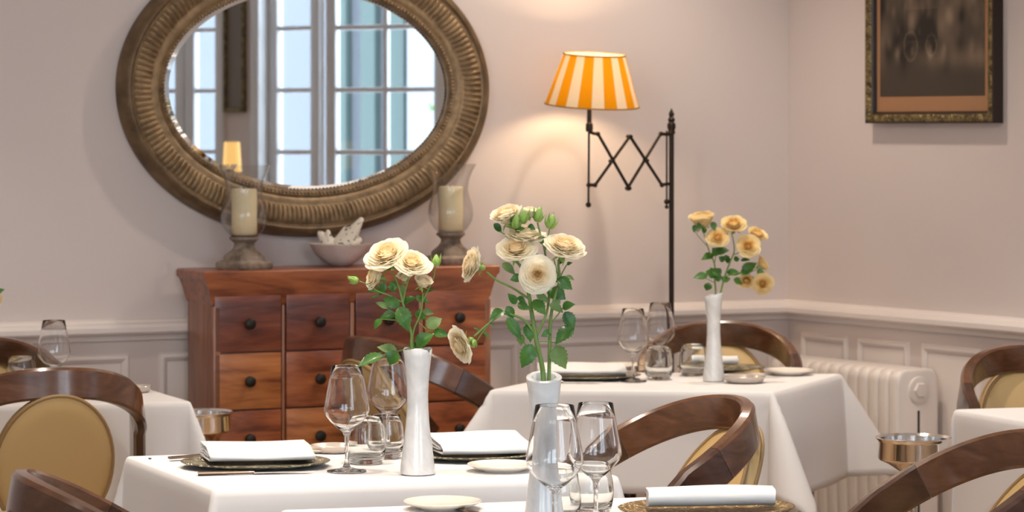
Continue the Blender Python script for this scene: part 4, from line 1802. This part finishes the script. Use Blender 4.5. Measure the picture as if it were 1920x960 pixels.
# shade
zsb, zst = LP(1110, 197).z, LP(1110, 102).z
rb = (LP(1195, 197).x - LP(1025, 197).x) / 2 * .93
rt = (LP(1168, 102).x - LP(1057, 102).x) / 2 * .93
tilt = math.radians(3.5)
mb = MB()
N = 96
pts = []
for r, z in ((rb, 0), (rb + (rt - rb) * .33, (zst - zsb) * .33), (rb + (rt - rb) * .66, (zst - zsb) * .66), (rt, zst - zsb)):
    for i in range(N):
        a = 2 * PI * i / N
        pts.append((r * math.cos(a), r * math.sin(a), z))
mb.grid(pts, N, 4, True)
M['shade_w'] = None


def shade_mat():
    m = bpy.data.materials.new('striped_shade_fabric')
    m.use_nodes = True
    n, l = m.node_tree.nodes, m.node_tree.links
    n.clear()
    tc = n.new('ShaderNodeTexCoord')
    sx = n.new('ShaderNodeSeparateXYZ')
    l.new(tc.outputs['Object'], sx.inputs[0])
    at = n.new('ShaderNodeMath'); at.operation = 'ARCTAN2'
    l.new(sx.outputs['Y'], at.inputs[0]); l.new(sx.outputs['X'], at.inputs[1])
    ml = n.new('ShaderNodeMath'); ml.operation = 'MULTIPLY_ADD'
    ml.inputs[1].default_value = 11.0
    ml.inputs[2].default_value = 0.62
    l.new(at.outputs[0], ml.inputs[0])
    sn = n.new('ShaderNodeMath'); sn.operation = 'SINE'
    l.new(ml.outputs[0], sn.inputs[0])
    cr = n.new('ShaderNodeValToRGB')
    cr.color_ramp.elements[0].position = .44
    cr.color_ramp.elements[0].color = (.86, .80, .68, 1)
    cr.color_ramp.elements[1].position = .50
    cr.color_ramp.elements[1].color = (.64, .30, .010, 1)
    hf = n.new('ShaderNodeMath'); hf.operation = 'MULTIPLY_ADD'
    hf.inputs[1].default_value = .5; hf.inputs[2].default_value = .5
    l.new(sn.outputs[0], hf.inputs[0])
    l.new(hf.outputs[0], cr.inputs['Fac'])
    d = n.new('ShaderNodeBsdfDiffuse'); t = n.new('ShaderNodeBsdfTranslucent')
    l.new(cr.outputs['Color'], d.inputs['Color']); l.new(cr.outputs['Color'], t.inputs['Color'])
    mx = n.new('ShaderNodeMixShader'); mx.inputs[0].default_value = .66
    o = n.new('ShaderNodeOutputMaterial')
    l.new(d.outputs[0], mx.inputs[1]); l.new(t.outputs[0], mx.inputs[2]); l.new(mx.outputs[0], o.inputs['Surface'])
    return m


M['shade'] = shade_mat()
def lining_mat():
    m = bpy.data.materials.new('cream_shade_lining')
    m.use_nodes = True
    n, l = m.node_tree.nodes, m.node_tree.links
    n.clear()
    d = n.new('ShaderNodeBsdfDiffuse'); t = n.new('ShaderNodeBsdfTranslucent')
    for q in (d, t):
        q.inputs['Color'].default_value = (.90, .85, .76, 1)
    mx = n.new('ShaderNodeMixShader'); mx.inputs[0].default_value = .68
    o = n.new('ShaderNodeOutputMaterial')
    l.new(d.outputs[0], mx.inputs[1]); l.new(t.outputs[0], mx.inputs[2]); l.new(mx.outputs[0], o.inputs['Surface'])
    return m


M['lining'] = lining_mat()
M['shade_trim'] = mat('gold_shade_braid', (.42, .21, .04), .7)
sh = mb.build('lamp_shade', M['shade'], lamp, 60)
sh.location = (LP(1110, 197).x, 0, zsb)
sh.rotation_euler = (math.radians(6.0), 0, 0)
mb = MB()
pts = []
for r, z in ((rb, 0), (rb + (rt - rb) * .5, (zst - zsb) * .5), (rt, zst - zsb)):
    for i in range(N):
        a = 2 * PI * i / N
        pts.append(((r - .003) * math.cos(a), (r - .003) * math.sin(a), z))
mb.grid(pts, N, 3, True)
mb.build('shade_lining', M['lining'], sh, 60)
mb = MB()
for r, z in ((rb, 0), (rt, zst - zsb)):
    mb.tube([(r * math.cos(2 * PI * i / 48), r * math.sin(2 * PI * i / 48), z) for i in range(49)], .0022, 6, cap=False)
mb.build('shade_braid', M['shade_trim'], sh, 60)
M['bulb'] = mat('lit_bulb', (1, .9, .7), .3, emit=(1.0, .74, .42), es=14)
mb = MB()
mb.ball((0, 0, 0), .020, 16, 1.3)
bu = mb.build('bulb', M['bulb'], lamp, 60)
zbulb = zsb + (zst - zsb) * .55
bu.location = (LP(1110, 197).x, 0, zbulb)
mb = MB()
mb.tube([(xl + .0, 0, LP(1105, 247).z + .13), (LP(1110, 197).x, 0, zbulb - .022)], .009, 12)
mb.build('socket', M['iron'], lamp, 60)
ld = bpy.data.lights.new('bulb_light', 'POINT')
ld.energy = 8.0
ld.color = (1.0, .70, .40)
ld.shadow_soft_size = .028
lo_ = bpy.data.objects.new('bulb_light', ld)
lo_.location = (LP(1110, 197).x, 0, zbulb + .001)
lo_.parent = lamp
C.objects.link(lo_)

# ------------------------------------------------------------------ framed print on the right wall
s0, zb0 = right.hit(1626, 232, .03)
s1, zb1 = right.hit(1867, 230, .03)
pw = abs(s1 - s0)
phh = pw * 1.12
rrz = right.rz
sg = 1 if (Matrix.Rotation(rrz, 3, 'Z') @ Vector((0, 1, 0))).dot(right.n) > 0 else -1
pic = thing('framed_picture', 'old brown coach print in a dark gilt frame on the right-hand wall', 'picture', right.pt((s0 + s1) / 2, .002, (zb0 + zb1) / 2), rrz)
M['frame_gold'] = bump(noise_col(mat('tarnished_gold', rough=.42, metal=.4), (.05, .032, .010), (.26, .19, .07), 60, detail=4, lo=.35, hi=.65), 110, .8, .006, kind='voronoi')
M['frame_dark'] = mat('ebonised_edge', (.025, .012, .008), .4)
M['mount'] = mat('aged_card_mount', (.36, .185, .09), .85)
mb = MB()
fpr = [(0, .001), (0, .036), (.006, .040), (.030, .034)]
def ringpts(prof_):
    pts = []
    for i, o_ in prof_:
        for x, z in ((-pw / 2 + i, i), (pw / 2 - i, i), (pw / 2 - i, phh - i), (-pw / 2 + i, phh - i)):
            pts.append((x, sg * o_, z))
    return pts
mb = MB(); mb.grid(ringpts([(0, .001), (0, .036), (.004, .038)]), 4, 3, True); mb.build('outer_edge', M['frame_dark'], pic, 20)
mb = MB(); mb.grid(ringpts([(.004, .038), (.008, .041), (.014, .040), (.022, .036), (.026, .034)]), 4, 5, True); mb.build('gilt_moulding', M['frame_gold'], pic, 20)
mb = MB(); mb.grid(ringpts([(.026, .034), (.030, .030), (.034, .020)]), 4, 3, True); mb.build('inner_slip', M['frame_dark'], pic, 20)
mb = MB()
mb.add([(-pw / 2 + .03, sg * .018, .03), (pw / 2 - .03, sg * .018, .03), (pw / 2 - .03, sg * .018, phh - .03), (-pw / 2 + .03, sg * .018, phh - .03)], [(0, 1, 2, 3)])
mb.build('mount_card', M['mount'], pic, 0)
# the print: a dark coach scene
GX, GY = 120, 120
px0, px1 = -pw / 2 + .048, pw / 2 - .055
pz0, pz1 = .078, phh - .06
mirx = 1 if (Matrix.Rotation(rrz, 3, 'Z') @ Vector((1, 0, 0))).x > 0 else -1
pts = []
cols = []
rr = random.Random(4)
blobs = [(rr.random(), .22 + .38 * rr.random(), .015 + .035 * rr.random(), rr.uniform(-.05, .06)) for _ in range(130)]
for j in range(GY):
    for i in range(GX):
        u, v = i / (GX - 1), j / (GY - 1)
        pts.append((px0 + (px1 - px0) * u, sg * .0188, pz0 + (pz1 - pz0) * v))
        if mirx < 0:
            u = 1 - u
        c = .055 + .05 * max(0, v - .3)
        if v > .62:
            c += .10 * (v - .62) * 2.5
        d = ((u - .72) / .22) ** 2 + ((v - .60) / .16) ** 2
        c += .07 * math.exp(-d)
        d = ((u - .2) / .12) ** 2 + ((v - .75) / .12) ** 2
        c += .06 * math.exp(-d)
        if v < .30 and u > .32:
            c += .055 * math.exp(-((v - .22) / .05) ** 2) * min(1, (u - .32) * 4)
        for bx, by, br, ba in blobs:
            q = ((u - bx) / br) ** 2 + ((v - by) / (br * 1.7)) ** 2
            if q < 4:
                c += ba * math.exp(-q)
        for wx, wy, wr in ((.30, .30, .085), (.50, .30, .065)):
            q = math.hypot((u - wx) / .75, v - wy)
            if abs(q - wr) < .010:
                c += .045
            if q < wr:
                an_ = math.atan2(v - wy, (u - wx) / .75)
                if abs(math.sin(4 * an_)) < .16:
                    c += .02
        if .26 < u < .56 and .33 < v < .52:
            c -= .03
        c = max(.018, c)
        cols.append((c * 1.0, c * .72, c * .50, 1))
mb = MB()
mb.grid(pts, GX, GY)
po = mb.build('print', mat('print_ink', rough=.85), pic, 0)
ca = po.data.color_attributes.new('ink', 'FLOAT_COLOR', 'POINT')
ca.data.foreach_set('color', [x for c in cols for x in c])
n, l, b = nodes(po.data.materials[0])
at = n.new('ShaderNodeAttribute'); at.attribute_name = 'ink'
l.new(at.outputs['Color'], b.inputs['Base Color'])

# ------------------------------------------------------------------ radiator
RD, RG, RH = .155, .035, .80
def px_of(p):
    return 960 + F * p.x / p.y
sN = .3
while px_of(right.pt(sN, RG, 0)) < 1761 and sN < 4:
    sN += .002
zr_top = 1.43 - (692 - YH) / F * right.pt(sN, RG + RD / 2, 0).y
RH = zr_top
nsec = int((sN - .10) / .046)
rad = thing('radiator', 'white cast iron column radiator under the right-hand wainscot', 'radiator', right.pt(sN, RG + RD / 2, 0), rrz)


def rad_section(th):
    """one radiator section: rounded slab in the local y/z plane, thickness along x"""
    mb = MB()
    hw, r = RD / 2, .035
    outl = []
    for cx, cz, a0 in ((hw - r, RH - r, 0), (-hw + r, RH - r, PI / 2), (-hw + r, .10 + r, PI), (hw - r, .10 + r, 1.5 * PI)):
        for k in range(7):
            a = a0 + PI / 2 * k / 6
            outl.append((cx + r * math.cos(a), cz + r * math.sin(a)))
    n_ = len(outl)
    e = .009
    cy, cz = 0, (RH + .10) / 2
    pts = []
    for x, ins in ((-th / 2, e), (-th / 2 + e * .35, e * .3), (-th / 2 + e, 0), (th / 2 - e, 0), (th / 2 - e * .35, e * .3), (th / 2, e)):
        for y, z in outl:
            yy = y - ins * (1 if y > 0 else -1)
            zz = z - ins * (1 if z > cz else -1)
            pts.append((x, yy, zz))
    mb.grid(pts, n_, 6, True)
    mb.f.append(tuple(range(n_))[::-1]); mb.m.append(0)
    mb.f.append(tuple(5 * n_ + i for i in range(n_))); mb.m.append(0)
    return mb


sec0 = None
for k in range(nsec):
    if sec0 is None:
        sec0 = rad_section(.0435).build('radiator_section', M['radiator'], rad, 50)
        o = sec0
    else:
        o = sec0.copy()
        C.objects.link(o)
        o.parent = rad
    o.location = (-.022 - .046 * k, 0, 0)
mb = MB()
for zz in (RH - .075, .17):
    mb.tube([(-.02, 0, zz), (-.03 - .046 * (nsec - 1), 0, zz)], .02, 12)
mb.build('connecting_pipe', M['radiator'], rad, 40)
mb = MB()
q = [(0, .010), (.020, .010), (.024, .005), (.025, .002), (.026, .001), (.030, -.002), (.031, -.006), (0, -.006)]
mb.lathe([(r, z) for r, z in q], 6, (0, 0, 0))
mb2 = MB(); mb2.lathe([(0, .004), (.033, .004), (.038, .002), (.040, -.004), (0, -.004)], 40)
mb.add(mb2.v, mb2.f)
mb.v = [(z, x, y) for x, y, z in mb.v]
pg = mb.build('end_plug', M['radiator'], rad, 30)
pg.location = (.003, 0, RH - .060)
mb = MB(); mb.box((-.002, 0, (RH - .118 + .2) / 2), (.006, .0085, RH - .118 - .2), .002)
mb.build('column_gap_shade', M['slot'], rad)  # black strip standing in for the shaded gap between the columns
for k in (1, nsec - 2):
    for y in (-.05, .05):
        mb = MB(); mb.tube([(-.022 - .046 * k, y, .12), (-.022 - .046 * k, y, 0)], [.016, .014], 10)
        mb.build('foot', M['radiator'], rad)

# ------------------------------------------------------------------ silver wine coolers on stands
def cooler(label, loc, ztop_):
    t = thing('wine_cooler_stand', label, 'wine cooler', loc, 0, 'silver wine coolers on stands')
    mb = MB()
    mb.lathe([(0, -.098), (.012, -.098), (.016, -.090), (.030, -.076), (.058, -.058), (.076, -.050), (.079, -.045), (.0775, -.010), (.080, -.006), (.0845, -.002), (.0850, .0), (.083, .0012), (.0765, -.004), (.0755, -.044), (.056, -.054), (0, -.06)], 56, (0, 0, ztop_))
    mb.build('cooler_bowl', M['silver'], t, 35)
    mb = MB()
    mb.lathe([(0, .012), (.012, .012), (.010, .03), (.0095, ztop_ - .13), (.014, ztop_ - .118), (.010, ztop_ - .108), (.012, ztop_ - .097), (0, ztop_ - .097)], 24)
    mb.build('stand_stem', M['silver'], t, 35)
    mb = MB()
    mb.lathe([(0, 0), (.125, 0), (.13, .005), (.125, .010), (.05, .016), (.015, .024), (0, .024)], 40)
    mb.build('stand_base', M['silver'], t, 35)
    return t


pc = P(1712, 820, 6.45)
cooler('silver wine cooler on a stem in front of the radiator end', (pc.x, pc.y, 0), pc.z)
pc2 = P(376, 772, 7.40)
c2 = cooler('silver wine cooler wedged between the left tablecloth and the drawer chest', (pc2.x, pc2.y, 0), pc2.z)

# ------------------------------------------------------------------ things seen only in the mirror
ped = thing('plant_stand', 'slim dark pedestal by the window, seen in the mirror', 'stand', winw.pt(.88, .42, 0))
mb = MB()
mb.lathe([(0, 0), (.16, 0), (.16, .02), (.05, .05), (.03, .10), (.028, 1.0), (.04, 1.03), (.075, 1.04), (.075, 1.06), (0, 1.06)], 28)
mb.build('pedestal', M['chair_wood_dark'], ped, 40)
lp = thing('table_lamp', 'small lit golden lamp reflected in the mirror', 'lamp', winw.pt(.85, .40, 1.0605))
mb = MB(); mb.lathe([(0, 0), (.035, 0), (.035, .008), (.006, .014), (.005, .19), (0, .19)], 20); mb.build('base', M['steel'], lp)
M['brass_shade'] = mat('glowing_gold_shade', (.7, .4, .1), .5, .2, emit=(1.0, .6, .2), es=.55)
mb = MB(); mb.lathe([(.042, .18), (.034, .31), (.032, .31), (.040, .18)], 28); mb.build('lamp_shade', M['brass_shade'], lp, 40)
fb = thing('flower_pot', 'little pot of peach flowers reflected beside the golden lamp', 'flowers', winw.pt(.905, .44, 1.0605))
mb = MB(); mb.lathe([(0, 0), (.022, 0), (.026, .06), (.022, .06), (0, .05)], 20); mb.build('pot', M['white_paint'], fb)
mb = MB()
for k in range(26):
    a = k * 2.4
    leaf_mesh(mb, (.01 * math.cos(a), .01 * math.sin(a), .05), (.05 * math.cos(a) * R.uniform(.4, 1), .05 * math.sin(a) * R.uniform(.4, 1), .08 + .08 * R.random()), .03, (0, 0, 1), 0, k)
mb.build('foliage', [M['leaf']], fb, 60)
for k in range(4):
    hb = rose_head(.024, 60 + k, 22, .9)
    off = Vector((.025 * math.cos(k * 1.7), .025 * math.sin(k * 1.7), .15 + .012 * k))
    hb.v = [Vector(v) + off for v in hb.v]
    hb.build('bloom', M['petal_y'], fb, 0)
pf = thing('small_picture', 'narrow framed print on the window wall, seen in the mirror', 'picture', winw.pt(1.08, .002, 1.50), winw.rz)
sw = 1 if (Matrix.Rotation(winw.rz, 3, 'Z') @ Vector((0, 1, 0))).dot(winw.n) > 0 else -1
mb = MB()
for x, z, a, b in ((-.048, .35, .016, .70), (.048, .35, .016, .70), (0, .01, .08, .02), (0, .69, .08, .02)):
    mb.box((x, sw * .013, z), (a, .024, b), .004)
mb.build('frame', M['frame_gold'], pf)
mb = MB(); mb.box((0, sw * .006, .35), (.086, .006, .662)); mb.build('print', mat('grey_print', (.23, .20, .18), .7), pf)
# outside: pale house front, shutters and a geranium bush
M['render_w'] = mat('pale_render', (.14, .15, .17), .9)
M['shutter'] = mat('grey_green_shutter', (.055, .08, .075), .7)
mb = MB()
winw.slab(mb, -.5, 6.5, -4.4, -4.2, 0, 3.6)
ho = mb.build('garden_house', M['render_w'], None, 0)
tag(ho, 'pale house front across the yard, reflected in the mirror', 'house')
mb = MB()
for k in range(3):
    winw.slab(mb, 2.50 + k * .20, 2.60 + k * .20, -4.195, -4.12, .5, 3.0)
so = mb.build('garden_shutters', M['shutter'], None, 0)
tag(so, 'grey green shutters across the yard, reflected in the mirror', 'shutters')
M['white_wall'] = mat('bright_render', (.22, .23, .24), .9)
mb = MB()
winw.slab(mb, 2.16, 2.44, -4.18, -4.05, 0, 3.3)
so = mb.build('garden_wall', M['white_wall'], None, 0)
tag(so, 'bright wall section across the yard, reflected in the mirror panes', 'garden wall')
bx = thing('geranium_bush', 'pink and white geraniums outside the window, reflected in the mirror', 'flowers', winw.pt(.24, -.75, 1.45))
mb = MB()
rr = random.Random(12)
for k in range(260):
    p0 = Vector((rr.gauss(0, .085), rr.gauss(0, .09), rr.uniform(0, .42)))
    leaf_mesh(mb, p0, p0 + Vector((rr.uniform(-.06, .06), rr.uniform(-.06, .06), rr.uniform(-.02, .06))), .05, (rr.uniform(-1, 1), rr.uniform(-1, 1), 1), 0, k)
mb.build('foliage', [M['leaf_light']], bx, 60)
for nm, c_, n_ in (('pink_flowers', (.75, .05, .22), 16), ('white_flowers', (.85, .85, .85), 16)):
    mb = MB()
    for k in range(n_):
        mb.ball((rr.gauss(0, .085), rr.gauss(0, .09), rr.uniform(.14, .45)), .030, 8)
    mb.build(nm, mat(nm, c_, .7), bx, 60)
mb = MB(); mb.box((0, 0, -.07), (.36, .22, .16), .01); mb.build('planter', M['shutter'], bx)
mb = MB(); mb.box((0, 0, -.72), (.12, .12, 1.14), .01); mb.build('post', M['shutter'], bx)

# light through the drinking glasses reaches the linen and the vases behind them
for o in bpy.data.objects:
    if o.type == 'MESH' and any(m and m.name in ('clear_glass', 'clear_tumbler_glass') for m in o.data.materials):
        o.cycles.is_caustics_caster = True
    elif o.type == 'MESH' and (o.name.startswith('tablecloth') or o.name.startswith('vase_body') or o.name.startswith('napkin')):
        o.cycles.is_caustics_receiver = True
for l_ in bpy.data.lights:
    if l_.type == 'SPOT':
        l_.cycles.is_caustics_light = True
